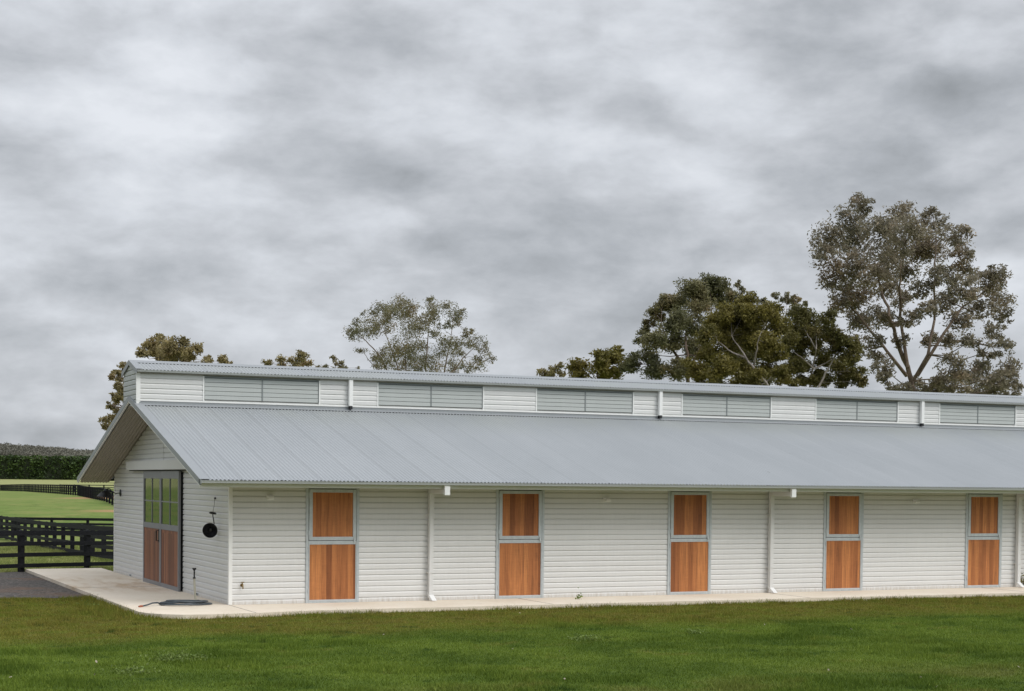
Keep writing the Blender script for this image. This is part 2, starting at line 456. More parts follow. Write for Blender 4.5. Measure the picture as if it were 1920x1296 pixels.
# ------------------------------------------------------------------ the stable building
W = 11.30; XE = 30.0; OV = .76; EV = .804; ZE = 2.367; SL = .2746
def zr(y):
    return ZE + SL*((y if y <= W/2 else W-y) + EV)
barn = empty('stable_building', (0, 0, 0), 'long cream weatherboard horse stable with pale grey corrugated roof and raised clerestory', 'stable')
PITCHB = .1095
def board_profile(z0, z1, phase=.095):
    """(depth, z): each board is a flat face, a bevel leaning back and a lip under the next board"""
    pr = []; z = phase - PITCHB*math.ceil((phase-z0)/PITCHB)
    pts = []
    while z < z1 + PITCHB:
        pts += [(0.0, z), (0.0, z+.070), (.004, z+.081), (.011, z+.092), (.020, z+.100), (.020, z+PITCHB-.0005)]
        z += PITCHB
    pts = [(d, q) for d, q in pts if z0 <= q <= z1]
    return [(pts[0][0], z0)] + pts + [(pts[-1][0], z1)]
def clad_long(mb, x0, x1, y, z0, z1, sgn=1, phase=.095):
    pr = board_profile(z0, z1, phase)
    p = [(y + sgn*d, z) for d, z in pr]
    if sgn < 0: p = p[::-1]
    n = len(p); mb.add([(x0, a, b) for a, b in p] + [(x1, a, b) for a, b in p], [(i+1, i, n+i, n+i+1) for i in range(n-1)])
DOORS = [2.037 + 4*k for k in range(5)]
HO = .538
wm = MB(); edges = [.066]
for x in DOORS: edges += [x-HO, x+HO]
edges += [19.12]
for i in range(0, len(edges), 2): clad_long(wm, edges[i], edges[i+1], 0.0, .0, 2.235)
clad_long(wm, 19.12, XE, .30, .0, 2.235)
wm.box(19.10, 19.12, 0.0, .32, 0, 2.235)
wm.box(.02, 19.1, .03, .10, 0, 2.3)
wm.build('wall', M['cladding'], barn)
# rear wall and far end
wm = MB(); clad_long(wm, 0, XE, W, -.1, 2.235, -1); wm.box(0.02, XE, W-.1, W-.04, -.1, 2.3)
wm.box(XE-.1, XE, .3, W, -.1, 2.3)
wm.add([(XE, 0, 2.3), (XE, W, 2.3), (XE, W/2, zr(W/2)-.08)], [(0, 1, 2)])
wm.build('rear_wall', M['cladding'], barn)
# gable wall, boards cut to the roof slope, opening left for the sliding doors
gm = MB(); pr = board_profile(.0, 4.0)
DO0, DO1, DOT = 3.95, 7.2, 2.5
for (d0, z0), (d1, z1) in zip(pr[:-1], pr[1:]):
    def yl(z): return max(.0, (z + .13 - ZE)/SL - EV)
    a0, a1 = yl(z0), yl(z1)
    if a0 >= W/2: continue
    a1 = min(a1, W/2)
    spans = [(a0, a1, W-a0, W-a1)] if (z0 >= DOT) else [(a0, a1, DO0, DO0), (DO1, DO1, W-a0, W-a1)]
    for l0, l1, r0, r1 in spans:
        gm.add([(d0, l0, z0), (d0, r0, z0), (d1, r1, z1), (d1, l1, z1)], [(3, 2, 1, 0)])
gm.box(.03, .10, 0.06, DO0, 0, 2.3); gm.box(.03, .10, DO1, W-.06, 0, 2.3); gm.box(.03, .1, DO0, DO1, DOT, 2.9)
gm.build('gable_wall', M['cladding'], barn)
cm = MB()
cm.box(-.004, .066, -.006, .02, 0, 2.225); cm.box(-.006, .02, -.004, .05, 0, 2.225)
cm.build('corner_trim', M['white_steel'], barn, bevel=.003)
cm = MB(); cm.box(-.006, .02, W-.05, W+.006, -.1, 2.225); cm.build('corner_trim', M['white_steel'], barn, bevel=.003)
cm = MB(); cm.box(-.008, .02, W/2-.012, W/2+.012, 2.77, zr(W/2)-.2); cm.build('joint_strip', M['cladding'], barn)
# dark inside behind the glass
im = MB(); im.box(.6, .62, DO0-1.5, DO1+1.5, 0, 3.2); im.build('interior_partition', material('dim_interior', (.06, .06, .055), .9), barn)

# corrugated sheets
def corrugated(mb, x0, x1, ya, yb, zf, up=0.0, pitch=.0762, amp=.0095, seg=8, laps=True, flip=False):
    n = int((x1-x0)/pitch*seg)
    k = len(mb.v)
    for i in range(n+1):
        x = x0 + (x1-x0)*i/n
        h = amp*math.cos(2*math.pi*(x)/pitch) + up
        if laps:
            fr = (x/.762) % 1.0
            h += .004 if fr < .06 else 0
        for y in (ya, yb): mb.v.append((x, y, zf(y)+h))
    for i in range(n):
        a = k+2*i
        mb.f.append((a, a+2, a+3, a+1) if not flip else (a, a+1, a+3, a+2))
CYN, CYF = 4.975, 6.36          # clerestory faces
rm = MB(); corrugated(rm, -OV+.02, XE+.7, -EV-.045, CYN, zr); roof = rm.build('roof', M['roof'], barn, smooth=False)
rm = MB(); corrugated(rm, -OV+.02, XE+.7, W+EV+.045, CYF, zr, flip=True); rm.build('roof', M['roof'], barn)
rm = MB(); rm.box(-OV+.02, -.1, CYN-.02, W/2, zr(CYN)-.02, zr(CYN)+.0); rm.build('ridge_infill', M['flashing'], roof)
# underside lining (corrugated) seen below the verge
lm_ = MB()
corrugated(lm_, -OV+.05, .02, -EV+.02, W/2, zr, up=-.115, pitch=.0762, amp=.009, laps=False, flip=True)
corrugated(lm_, -OV+.05, .02, W+EV+.02, W/2, zr, up=-.115, pitch=.0762, amp=.009, laps=False)
lm_.build('verge_lining', M['lining'], barn)
# flat soffit under the front and rear eaves
sm = MB(); sm.box(.02, XE, -EV+.02, -.0, 2.236, 2.246); sm.box(.02, XE, W+.0, W+EV-.02, 2.236, 2.246); sm.build('soffit', M['lining'], barn)
# barge capping: face board, pale lower edge and flat roll over the sheets
def slope_box(mb, x0, x1, y0, y1, b, t):
    """bar along the roof slope between y0 and y1, bottom/top offsets from the roof line"""
    z0, z1 = zr(y0), zr(y1)
    mb.add([(x0, y0, z0+b), (x1, y0, z0+b), (x1, y1, z1+b), (x0, y1, z1+b), (x0, y0, z0+t), (x1, y0, z0+t), (x1, y1, z1+t), (x0, y1, z1+t)],
           [(3, 2, 1, 0), (4, 5, 6, 7), (0, 1, 5, 4), (1, 2, 6, 5), (2, 3, 7, 6), (3, 0, 4, 7)])
for ya, yb in ((-EV-.05, W/2), (W+EV+.05, W/2)):
    b = MB(); slope_box(b, -OV-.012, -OV+.012, ya, yb, -.092, .018); slope_box(b, -OV+.012, -OV+.17, ya, yb, .010, .018)
    bo = b.build('barge_capping', M['flashing'], barn)
    b = MB(); slope_box(b, -OV-.004, -OV+.03, ya, yb, -.118, -.092); b.build('barge_board', M['white_steel'], bo)
# front gutter and fascia
gmb = MB()
gp = [(-.81, 2.290), (-.945, 2.290), (-.955, 2.298), (-.955, 2.330), (-.961, 2.334), (-.961, 2.346), (-.947, 2.346), (-.947, 2.300), (-.82, 2.300), (-.82, 2.346), (-.81, 2.346)]
gmb.extrude_x(gp, -OV-.006, XE+.7); gut = gmb.build('gutter', M['gutter'], barn)
gmb = MB(); gmb.box(-OV-.012, -OV-.006, -.967, -.80, 2.282, 2.368); gmb.build('gutter_end', M['flashing'], gut)
fm = MB(); fm.box(-OV, XE+.7, -.805, -.785, 2.222, 2.345); fm.build('fascia', M['white_steel'], barn, bevel=.004)
gmb = MB(); gmb.extrude_x([(W-y, z) for y, z in gp], -OV+.3, XE+.7); gmb.build('gutter', M['gutter'], barn)

# ---- clerestory
CX = -.735
cz0, cz1 = 3.985, 4.63
c_ph = 4.085
cw = MB()
WINS = [(.735, 3.335), (4.75, 7.345), (8.755, 11.355), (12.765, 15.365), (16.77, 19.37), (20.785, 23.39), (24.79, 27.39)]
ed = [CX+.085]
for a, b in WINS: ed += [a-.03, b+.03]
ed += [XE]
for i in range(0, len(ed), 2): clad_long(cw, ed[i], ed[i+1], CYN, 4.045, cz1, 1, c_ph)
clad_long(cw, CX, XE, CYF, 3.97, cz1, -1, c_ph)
cw.box(CX+.03, XE, CYN+.045, CYN+.09, 3.9, cz1+.03)
cw.build('clerestory_wall', M['cladding'], barn)
# grey boarded end
pe = [(d, z) for d, z in board_profile(3.985, 4.92, 4.065)]
ce = MB()
ZCR = 4.915; CES = (ZCR-4.69)/(W/2-4.86)
def zc(y): return ZCR - CES*abs(y-W/2)
for (d0, z0), (d1, z1) in zip(pe[:-1], pe[1:]):
    def half(z): return min((CYF-CYN)/2, max(0, (zc(W/2)-.05-z)/CES))
    m0 = (CYN+CYF)/2; h0, h1 = half(z0), half(z1)
    if h0 <= 0: continue
    ce.add([(CX+d0, m0-h0+.02, z0), (CX+d0, m0+h0, z0), (CX+d1, m0+h1, z1), (CX+d1, m0-h1+.02, z1)], [(3, 2, 1, 0)])
ce.build('clerestory_end', M['louvre'], barn)
cm = MB(); cm.box(CX-.004, CX+.085, CYN-.008, CYN+.02, 4.0, 4.63); cm.build('corner_trim', M['white_steel'], barn, bevel=.003)
# windows of fixed grey boards
wroot = None
def louvre_window(x0, x1):
    o = bpy.data.objects.new('louvre_window', None); col.objects.link(o); o.location = (x0, CYN, 4.09); o.parent = barn
    f = MB(); xm = (x0+x1)/2
    for xa, xb in ((x0-.03, x0), (x1, x1+.03)):
        f = MB(); f.box(xa, xb, CYN-.012, CYN+.05, 4.062, 4.60); f.build('window_trim', M['white_steel'], o)
    f = MB(); f.box(xm-.016, xm+.016, CYN+.004, CYN+.03, 4.10, 4.575); f.box(x0, x1, CYN+.0, CYN+.04, 4.575, 4.60)
    for xa, xb in ((x0, x0+.014), (x1-.014, x1)): f.box(xa, xb, CYN+.006, CYN+.04, 4.10, 4.575)
    f.build('window_frame', material_cache('louvre_frame', (.22, .24, .24)), o)
    for xa, xb in ((x0+.014, xm-.016), (xm+.016, x1-.014)):
        s = MB()
        for k in range(5):
            z = 4.10 + .095*k
            s.extrude_x([(CYN+.012, z), (CYN+.012, z+.078), (CYN+.026, z+.089), (CYN+.036, z+.089), (CYN+.036, z)], xa, xb)
        s.build('slat_panel', M['louvre'], o)
    bk = MB(); bk.box(x0, x1, CYN+.037, CYN+.044, 4.09, 4.6); bk.build('backing_board', M['dark_gap'], o)
_mc = {}
def material_cache(n, c):
    if n not in _mc: _mc[n] = material(n, c, .5)
    return _mc[n]
for a, b in WINS: louvre_window(a, b)
s = MB(); s.box(CX-.0, XE, CYN-.014, CYN+.03, 4.025, 4.062); s.build('base_flashing', M['white_steel'], barn, bevel=.003)
# apron flashing down on to the main roof
YA = 4.845
s = MB(); s.extrude_x([(CYN+.03, 4.03), (CYN-.002, 4.03), (CYN-.002, zr(CYN)+.022), (YA, zr(YA)+.016), (YA, zr(YA)+.012), (CYN+.03, zr(CYN)+.012)], CX+.06, XE)
apr = s.build('apron_flashing', M['flashing'], barn)
s = MB(); s.extrude_x([(YA+.004, zr(YA)-.012), (YA+.004, zr(YA)+.0095), (YA+.03, zr(YA)+.012), (YA+.03, zr(YA)-.012)], CX+.10, XE); s.build('closure_strip', M['dark_gap'], apr)
s = MB(); s.box(CX-.0, CX+.06, CYN-.012, CYN+.03, zr(CYN)+.0, 4.025); s.build('flashing_end', M['white_steel'], barn)
# clerestory roof
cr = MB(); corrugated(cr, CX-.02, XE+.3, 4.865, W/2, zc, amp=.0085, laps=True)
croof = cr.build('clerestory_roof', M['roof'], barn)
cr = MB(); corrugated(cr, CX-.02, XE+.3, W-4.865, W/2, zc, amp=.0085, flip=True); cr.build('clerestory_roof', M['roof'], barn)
s = MB()
for q in (1, -1):
    y1 = W/2 - q*.17
    s.add([(CX-.03, W/2, ZCR+.026), (XE+.3, W/2, ZCR+.026), (XE+.3, y1, zc(y1)+.012), (CX-.03, y1, zc(y1)+.012),
           (CX-.03, W/2, ZCR+.021), (XE+.3, W/2, ZCR+.021), (XE+.3, y1, zc(y1)+.008), (CX-.03, y1, zc(y1)+.008)],
          [(0, 1, 2, 3), (7, 6, 5, 4), (3, 2, 6, 7), (0, 3, 7, 4), (1, 5, 6, 2)])
rc = s.build('ridge_cap', M['flashing'], croof)
s = MB(); yq = W/2-.165; s.extrude_x([(yq, zc(yq)-.012), (yq, zc(yq)+.008), (yq+.03, zc(yq)+.012), (yq+.03, zc(yq)-.012)], CX+.12, XE); s.build('closure_strip', M['dark_gap'], rc)
s = MB()
for q in (1, -1):
    ye = W/2 - q*(W/2-4.855)
    for xa, xb, b0, t0 in ((CX-.034, CX-.016, -.085, .022), (CX-.016, CX+.10, .011, .020)):
        s.add([(x, y, zc(y)+o) for o in (b0, t0) for x, y in ((xa, ye), (xb, ye), (xb, W/2), (xa, W/2))],
              [(3, 2, 1, 0), (4, 5, 6, 7), (0, 1, 5, 4), (1, 2, 6, 5), (2, 3, 7, 6), (3, 0, 4, 7)])
s.build('barge_capping', M['flashing'], croof)
s = MB(); s.extrude_x([(4.955, 4.640), (4.85, 4.640), (4.84, 4.647), (4.84, 4.668), (4.834, 4.672), (4.834, 4.684), (4.848, 4.684), (4.848, 4.650), (4.945, 4.650), (4.945, 4.684), (4.955, 4.684)], CX-.01, XE+.3)
s.build('clerestory_gutter', M['gutter'], barn)
s = MB(); s.box(CX+.02, XE, 4.955, CYN+.03, 4.625, 4.640); s.build('clerestory_soffit', M['lining'], barn)
for x in (4.06, 12.09, 20.13):
    o = MB()
    o.box(x-.046, x+.046, CYN-.115, CYN-.018, 4.045, 4.64)
    dpo = o.build('clerestory_downpipe', M['white_steel'], barn, bevel=.006)
    o = MB(); o.box(x-.030, x+.034, CYN-.112, CYN-.02, 3.975, 4.045); o.build('pipe_outlet', M['dark_gap'], dpo)

# ---- stable doors
wood_m = M['timber']
def frame_rect(mb, x0, x1, z0, z1, t, y0, y1, tb=None, tt=None):
    tb = t if tb is None else tb; tt = t if tt is None else tt
    mb.box(x0, x0+t, y0, y1, z0, z1); mb.box(x1-t, x1, y0, y1, z0, z1)
    mb.box(x0+t, x1-t, y0+.0015, y1, z0, z0+tb); mb.box(x0+t, x1-t, y0+.0015, y1, z1-tt, z1)
def stable_door(x):
    o = bpy.data.objects.new('stable_door', None); col.objects.link(o); o.location = (x, 0, 0); o.parent = barn
    f = MB()
    f.box(x-HO, x-HO+.05, -.022, .05, 0, 2.222); f.box(x+HO-.05, x+HO, -.022, .05, 0, 2.222)
    f.box(x-HO+.05, x+HO-.05, -.020, .05, 2.205, 2.222); f.box(x-HO+.05, x+HO-.05, -.020, .05, 0, .018)
    f.build('door_frame', M['galv'], o, bevel=.003)
    f = MB(); f.box(x-HO+.05, x+HO-.05, .026, .046, .018, 2.205); f.build('door_backing', M['dark_gap'], o)
    f = MB(); frame_rect(f, x-.478, x+.478, 1.208, 2.193, .070, -.030, .02, .066, .062)
    u = f.build('upper_leaf', M['galv'], o, bevel=.003)
    f = MB(); f.box(x-.408, x+.408, -.008, .018, 1.274, 2.131); f.build('timber_panel', M['timber'], o)
    f = MB(); frame_rect(f, x-.485, x+.485, .020, 1.197, .020, -.024, .02, .040, .070)
    f.build('lower_leaf', M['galv'], o, bevel=.003)
    f = MB(); f.box(x-.465, x+.465, -.010, .018, .060, 1.127); f.build('timber_panel', M['timber'], o)
    f = MB(); f.box(x+.42, x+.452, -.052, -.028, 1.19, 1.245); f.tube([(x+.436, -.055, 1.16), (x+.436, -.04, 1.215)], .009, 6)
    f.build('latch', M['galv'], o)
    for z in (1.32, 2.06, .2, 1.02):
        f = MB(); f.tube([(x-.485, -.030, z), (x-.485, -.030, z+.07)], .011, 8); f.build('hinge', M['galv'], o)
for x in DOORS: stable_door(x)

# ---- sliding doors on the gable
def sliding_door(y0, y1, handle_y):
    o = bpy.data.objects.new('sliding_door', None); col.objects.link(o); o.location = (-.085, (y0+y1)/2, 0); o.parent = barn
    xa, xb = -.085, -.035
    f = MB()
    for a, b in ((y0, y0+.075), (y1-.075, y1)): f.box(xa, xb, a, b, .0, 2.53)
    for za, zb in ((.0, .085), (1.255, 1.375), (2.365, 2.53)): f.box(xa+.002, xb, y0+.075, y1-.075, za, zb)
    ym = (y0+y1)/2
    f.box(xa+.006, xb, ym-.013, ym+.013, 1.375, 2.365); f.box(xa+.008, xb, y0+.075, y1-.075, 1.852, 1.878)
    f.box(xa-.002, xa+.002, y0+.075, y1-.075, 2.452, 2.457)
    f.build('door_frame', M['door_grey'], o, bevel=.003)
    f = MB(); f.box(xa+.020, xa+.026, y0+.075, y1-.075, 1.375, 2.365); f.build('pane', M['glass'], o)
    f = MB(); f.box(xa+.016, xb-.008, y0+.075, y1-.075, .085, 1.255); f.build('timber_panel', M['timber_red'], o)
    if handle_y is not None:
        f = MB()
        f.tube([(xa-.0, handle_y, 1.00), (xa-.055, handle_y, 1.00), (xa-.055, handle_y, 1.22), (xa-.0, handle_y, 1.22)], .013, 8)
        f.box(xa-.006, xa, handle_y-.03, handle_y+.03, .96, 1.26)
        f.build('handle', M['black_metal'], o)
sliding_door(3.80, 5.575, None); sliding_door(5.585, 7.36, 5.70)
f = MB(); f.box(-.14, .03, 2.1, 9.08, 2.56, 2.765); f.build('track_cover', M['cladding'], barn, bevel=.004)
f = MB(); f.box(-.10, -.02, 2.2, 8.9, 2.535, 2.558); f.build('door_track', M['dark_gap'], barn)
f = MB(); f.box(-.005, .028, 3.755, 3.97, 0.005, 2.5); f.build('door_gap_shade', M['dark_gap'], barn)  # near-black strip painted as the gap shadow at the sliding door's edge
for y in (2.47, 9.18):
    f = MB(); f.box(-.012, .012, y-.09, y+.09, .018, .062); v = f.build('wall_vent', M['galv'], barn)
    f = MB(); f.box(-.015, -.0121, y-.06, y+.06, .028, .052); f.build('vent_slot', M['dark_gap'], v)

# ---- front downpipes
def downpipe(x):
    a = .045
    o = MB()
    o.box(x-a, x+a, -.130, -.038, .06, 2.235)
    o.box(x-a, x+a, -.865, -.135, 2.125, 2.215)
    p = o.build('downpipe', M['cladding'], barn, bevel=.006)
    o = MB(); o.box(x-.055, x+.055, -.935, -.866, 2.10, 2.300); o.build('pipe_elbow', M['white_plastic'], p, bevel=.005)
    o = MB()
    o.add([(x-.05, -.14, .11), (x+.05, -.14, .11), (x+.05, -.03, .16), (x-.05, -.03, .16),
           (x-.05+.02, -.27, .01), (x+.05+.02, -.27, .01), (x+.05, -.16, .01), (x-.05, -.16, .01)],
          [(0, 1, 2, 3), (4, 7, 6, 5), (0, 4, 5, 1), (1, 5, 6, 2), (2, 6, 7, 3), (3, 7, 4, 0)])
    o.build('pipe_shoe', M['white_plastic'], p, bevel=.004)
    for z in (.55, 1.7):
        o = MB(); o.box(x-.062, x+.062, -.141, -.001, z, z+.025); o.build('pipe_bracket', M['cladding'], p)
for x in (4.05, 12.06, 19.02): downpipe(x)

# ------------------------------------------------------------------ small things on and by the building
def wall_light(x, z, label):
    o = empty('wall_light', (x, 0, z), label, 'wall light', 'small wall lights under the eave')
    f = MB(); f.box(x-.075, x+.065, -.012, 0.0, z-.005, z+.085); f.build('back_plate', M['white_steel'], o, bevel=.004)
    f = MB(); f.extrude_x([(-.012, z-.002), (-.075, z-.002), (-.082, z+.01), (-.07, z+.06), (-.012, z+.065)], x-.06, x+.06); f.build('lamp_body', M['white_plastic'], o, bevel=.004)
wall_light(.79, 1.995, 'small white wall light between the building corner and the nearest stable door')
wall_light(8.02, 1.985, 'small white wall light between the second and third stable doors')
wall_light(16.04, 1.985, 'small white wall light between the fourth and fifth stable doors')

# gooseneck lamp fixed to the far side of the gable
o = empty('gooseneck_lamp', (0, 10.46, 2.0), 'black gooseneck barn lamp fixed to the gable wall left of the sliding doors', 'wall lamp', 'black gooseneck lamps of the gable')
f = MB(); f.lathe((0, 10.46, 2.0), (-1, 0, 0), [(0, .03), (.05, .03), (.085, .02), (.085, 0)]); f.build('mounting_plate', M['black_metal'], o, smooth=True)
f = MB(); f.tube([(-.02, 10.46, 2.0), (-.12, 10.46, 1.985), (-.22, 10.46, 2.03), (-.26, 10.46, 2.10), (-.31, 10.46, 2.11), (-.34, 10.46, 2.07)], .012, 8); f.build('lamp_arm', M['black_metal'], o, smooth=True)
f = MB(); f.lathe((-.345, 10.46, 2.08), (-.12, 0, -1), [(0, -.03), (.045, -.03), (.06, .03), (.11, .055), (.15, .11), (.21, .19), (.205, .192), (.145, .115), (.10, .06), (.03, .03), (0, .03)]); f.build('lamp_shade', M['black_metal'], o, smooth=True)
# the second lamp hangs loose from its wire
def g(u, v, X):
    d = FV + RV*((u-960)/F_PX) - UV*((v-CY)/F_PX); return CAM + d*((X-CAM[0])/d[0])
plate = g(399, 962.3, -.16); hook = g(404.5, 934.5, 0); neck = g(401.5, 981.5, -.15); dish = g(394, 994.5, -.17)
o = empty('gooseneck_lamp', tuple(hook), 'black gooseneck barn lamp hanging loose on its wire near the building corner', 'wall lamp', 'black gooseneck lamps of the gable')
f = MB(); f.lathe(hook, (-1, 0, 0), [(0, .03), (.02, .03), (.022, 0)], 12); f.build('wire_entry', M['black_metal'], o)
f = MB(); f.tube([hook+np.array([-.02, 0, 0]), hook*.6+plate*.4+np.array([0, .03, -.03]), hook*.3+plate*.7+np.array([0, .015, 0]), plate], .005, 6); f.build('wire', material_cache('grey_wire', (.12, .10, .09)), o)
f = MB(); f.lathe(plate, (.12, -.15, 1), [(0, -.012), (.07, -.012), (.074, 0), (.05, .018), (0, .02)], 24); f.build('mounting_plate', M['black_metal'], o, smooth=True)
f = MB(); f.tube([plate, plate*.7+neck*.3+np.array([0, .02, 0]), plate*.35+neck*.65+np.array([0, .012, 0]), neck, dish*.4+neck*.6+np.array([.03, 0, 0])], .010, 8); f.build('lamp_arm', M['black_metal'], o, smooth=True)
tocam = CAM - dish; tocam /= np.linalg.norm(tocam); tocam = tocam + np.array([-.15, 0, -.12])
f = MB(); f.lathe(dish, tocam, [(.145, .02), (.14, .025), (.12, -.01), (.08, -.05), (.05, -.075), (.03, -.05), (0, -.045), (0, -.10), (.055, -.09), (.09, -.06), (.13, -.015), (.145, .02)], 32)
f.build('lamp_shade', M['black_metal'], o, smooth=True)

# garden tap on the long wall
tx = .25
o = empty('garden_tap', (tx, 0, .35), 'brass garden tap low on the cream long wall near the corner', 'tap')
f = MB(); f.tube([(tx, .0, .37), (tx, -.07, .37), (tx, -.085, .33), (tx, -.085, .30)], [.012, .014, .013, .015], 8); f.lathe((tx, 0, .37), (0, -1, 0), [(0, .012), (.03, .012), (.032, 0)], 14); f.build('spout', M['brass'], o, smooth=True)
f = MB(); f.tube([(tx, -.055, .37), (tx, -.055, .42)], .009, 8); f.tube([(tx-.035, -.055, .425), (tx+.035, -.055, .425)], .009, 6); f.build('handle', M['brass'], o)
# standpipe with sprinkler head
bx, by = -.457, .75
o = empty('standpipe', (bx, by, 0), 'thin upright cream standpipe with a black sprinkler head behind the coiled hose', 'standpipe')
f = MB(); f.tube([(bx+.02, by-.02, 0), (bx, by, .10), (bx-.02, by, .46)], [.022, .021, .020], 10); f.build('pipe', M['pipe_cream'], o, smooth=True)
f = MB(); f.lathe((bx-.02, by, .46), (0, 0, 1), [(.027, 0), (.027, .02), (.014, .03), (.014, .11), (.020, .12), (.012, .13), (.014, .15), (.032, .175), (.042, .195), (.038, .205), (0, .205)], 14); f.build('sprinkler_head', M['black_metal'], o, smooth=True)
# coiled hose
o = empty('garden_hose', (-.78, .28, 0), 'dark grey garden hose coiled on the concrete at the foot of the standpipe', 'hose')
pts = []
N = 190
for i in range(N+1):
    a = i/N; th = a*2*math.pi*4.6 + math.pi*.95
    rr = .46 - .10*a + .05*math.sin(a*11) ; rr2 = .40 - .14*abs(math.sin(a*7.5))
    pts.append((-.78 + rr*math.cos(th)*.98 + .04*math.sin(a*9), .28 + rr2*math.sin(th), .016 + .030*a*2 + .012*math.sin(a*37)))
tail = [(-1.63, -.02, .016), (-1.52, .05, .03), (-1.40, .16, .055), (-1.28, .28, .05), (-1.22, .31, .03)]
f = MB(); f.tube(tail + pts, .0145, 8); f.build('hose_coil', M['hose'], o, smooth=True)
f = MB(); f.tube([(-1.70, -.08, .016), (-1.66, -.045, .016), (-1.62, -.01, .016)], [.014, .022, .018], 10); f.build('hose_fitting', M['hose_end'], o, smooth=True)

# ------------------------------------------------------------------ fences
def fence(name, pts, spacing, label, height=1.05, post=.12, rail_t=1.0, z_off=0.0):
    pts = [np.array(p, float) for p in pts]
    segs = [np.linalg.norm(b-a) for a, b in zip(pts[:-1], pts[1:])]; L = sum(segs)
    n = max(2, round(L/spacing)+1)
    cum = np.concatenate([[0], np.cumsum(segs)])
    def P(s):
        return np.array([np.interp(s, cum, [p[0] for p in pts]), np.interp(s, cum, [p[1] for p in pts])])
    q = [P(s) for s in np.linspace(0, L, n)]
    q3 = [(p[0], p[1], float(hz(p[0], p[1]))+z_off) for p in q]
    o = empty(name, q3[0], label, 'fence')
    proto = None
    for i, (x, y, z) in enumerate(q3):
        d = np.array(q[min(i+1, n-1)]) - np.array(q[max(i-1, 0)]); ang = math.atan2(d[1], d[0])
        if proto is None:
            f = MB(); h = post/2
            f.box(-h, h, -h, h, -.25, height); f.add([(-h, -h, height), (h, -h, height), (h, h, height), (-h, h, height), (0, 0, height+.035)], [(0, 1, 4), (1, 2, 4), (2, 3, 4), (3, 0, 4)])
            proto = f.build('post', M['fence']); p = proto
        else:
            p = proto.copy(); col.objects.link(p)
        p.parent = o; p.location = (x-q3[0][0], y-q3[0][1], z-q3[0][2]); p.rotation_euler = (0, 0, ang)
    for zc_, th in ((height*.945, .115), (height*.67, .095), (height*.385, .095), (height*.105, .095)):
        th *= rail_t
        f = MB()
        for (a, b) in zip(q3[:-1], q3[1:]):
            d = np.array(b[:2])-np.array(a[:2]); l = np.linalg.norm(d); nrm = np.array([d[1], -d[0]])/l
            off = nrm*(post/2+.004); w = nrm*.035
            vs = []
            for (px, py, pz) in (a, b):
                for ww in (off, off+w):
                    for zz in (zc_-th/2, zc_+th/2): vs.append((px+ww[0], py+ww[1], pz+zz))
            f.add(vs, [(0, 1, 3, 2), (4, 6, 7, 5), (0, 4, 5, 1), (2, 3, 7, 6), (1, 5, 7, 3), (0, 2, 6, 4)])
        f.build('rail', M['fence'], o)
    return o
pA, pB = np.array([-2.0, 13.2]), np.array([-.14, 14.3]); dA = pB-pA
fence('post_and_rail_fence', [pA-dA*8, pB+dA*4], np.linalg.norm(dA), 'black post and rail fence just beyond the gravel drive, the nearest fence', 1.0, .125, 1.1, .08)
def gp_(u, d): return ground_xy((u-960)/F_PX*d, d)
b0, b1 = gp_(4, 84), gp_(196, 57); ex = (b1-b0)/np.linalg.norm(b1-b0)
fence('post_and_rail_fence', [b0-ex*5, b1+ex*9], np.linalg.norm(b1-b0)/13, 'black fence with closely seen posts running diagonally away behind the nearest fence', 1.16, .15, 1.45)
fence('post_and_rail_fence', [gp_(-500, 92), gp_(300, 90)], 2.1, 'black fence crossing the foot of the bright green paddock', .98, .13, 1.3)
fence('post_and_rail_fence', [gp_(330, 112), gp_(213, 132), gp_(196, 140), gp_(145, 178), gp_(97, 207), gp_(46, 250), gp_(0, 300), gp_(-30, 330)], 2.6, 'distant black fence curving along the top of the green paddock below the hedge', 1.12, .16, 1.2)
fence('post_and_rail_fence', [gp_(112, 236), gp_(250, 232)], 2.6, 'farthest short black fence in front of the hedge beside the eave', 1.15, .14)

# ------------------------------------------------------------------ foliage
def leaf_quads(c, size, aspect=.38, hang=.5):
    """one diamond leaf for every centre"""
    n = len(c)
    d = rng.normal(size=(n, 3)); d[:, 2] = d[:, 2]*.7 - hang
    d /= np.linalg.norm(d, axis=1)[:, None]+1e-9
    r = rng.normal(size=(n, 3)); w = np.cross(d, r); w /= np.linalg.norm(w, axis=1)[:, None]+1e-9
    L = size*rng.uniform(.6, 1.3, n)[:, None]; Wd = L*aspect*.5
    v = np.stack([c-d*L*.5, c+w*Wd, c+d*L*.5, c-w*Wd], 1).reshape(-1, 3)
    return v, np.arange(4*n, dtype=np.int32).reshape(-1, 4)
def clump_points(c, r, n, subs=10, spread=.30):
    """leaf positions gathered into small sprays spread right through one clump"""
    out = []
    k = max(5, int(subs))
    u = rng.normal(size=(k, 3)); u /= np.linalg.norm(u, axis=1)[:, None]
    rad = r*rng.uniform(.05, 1.0, k)**.45
    cen = c + u*rad[:, None]*np.array([1, 1, .9])
    per = rng.multinomial(n, np.full(k, 1/k))
    for q, m in zip(cen, per):
        s = r*spread*rng.uniform(.55, 1.15)
        g = np.clip(rng.normal(size=(m, 3)), -1.7, 1.7)
        out.append(q + g*np.array([s, s, s*.75]))
    return np.concatenate(out), cen
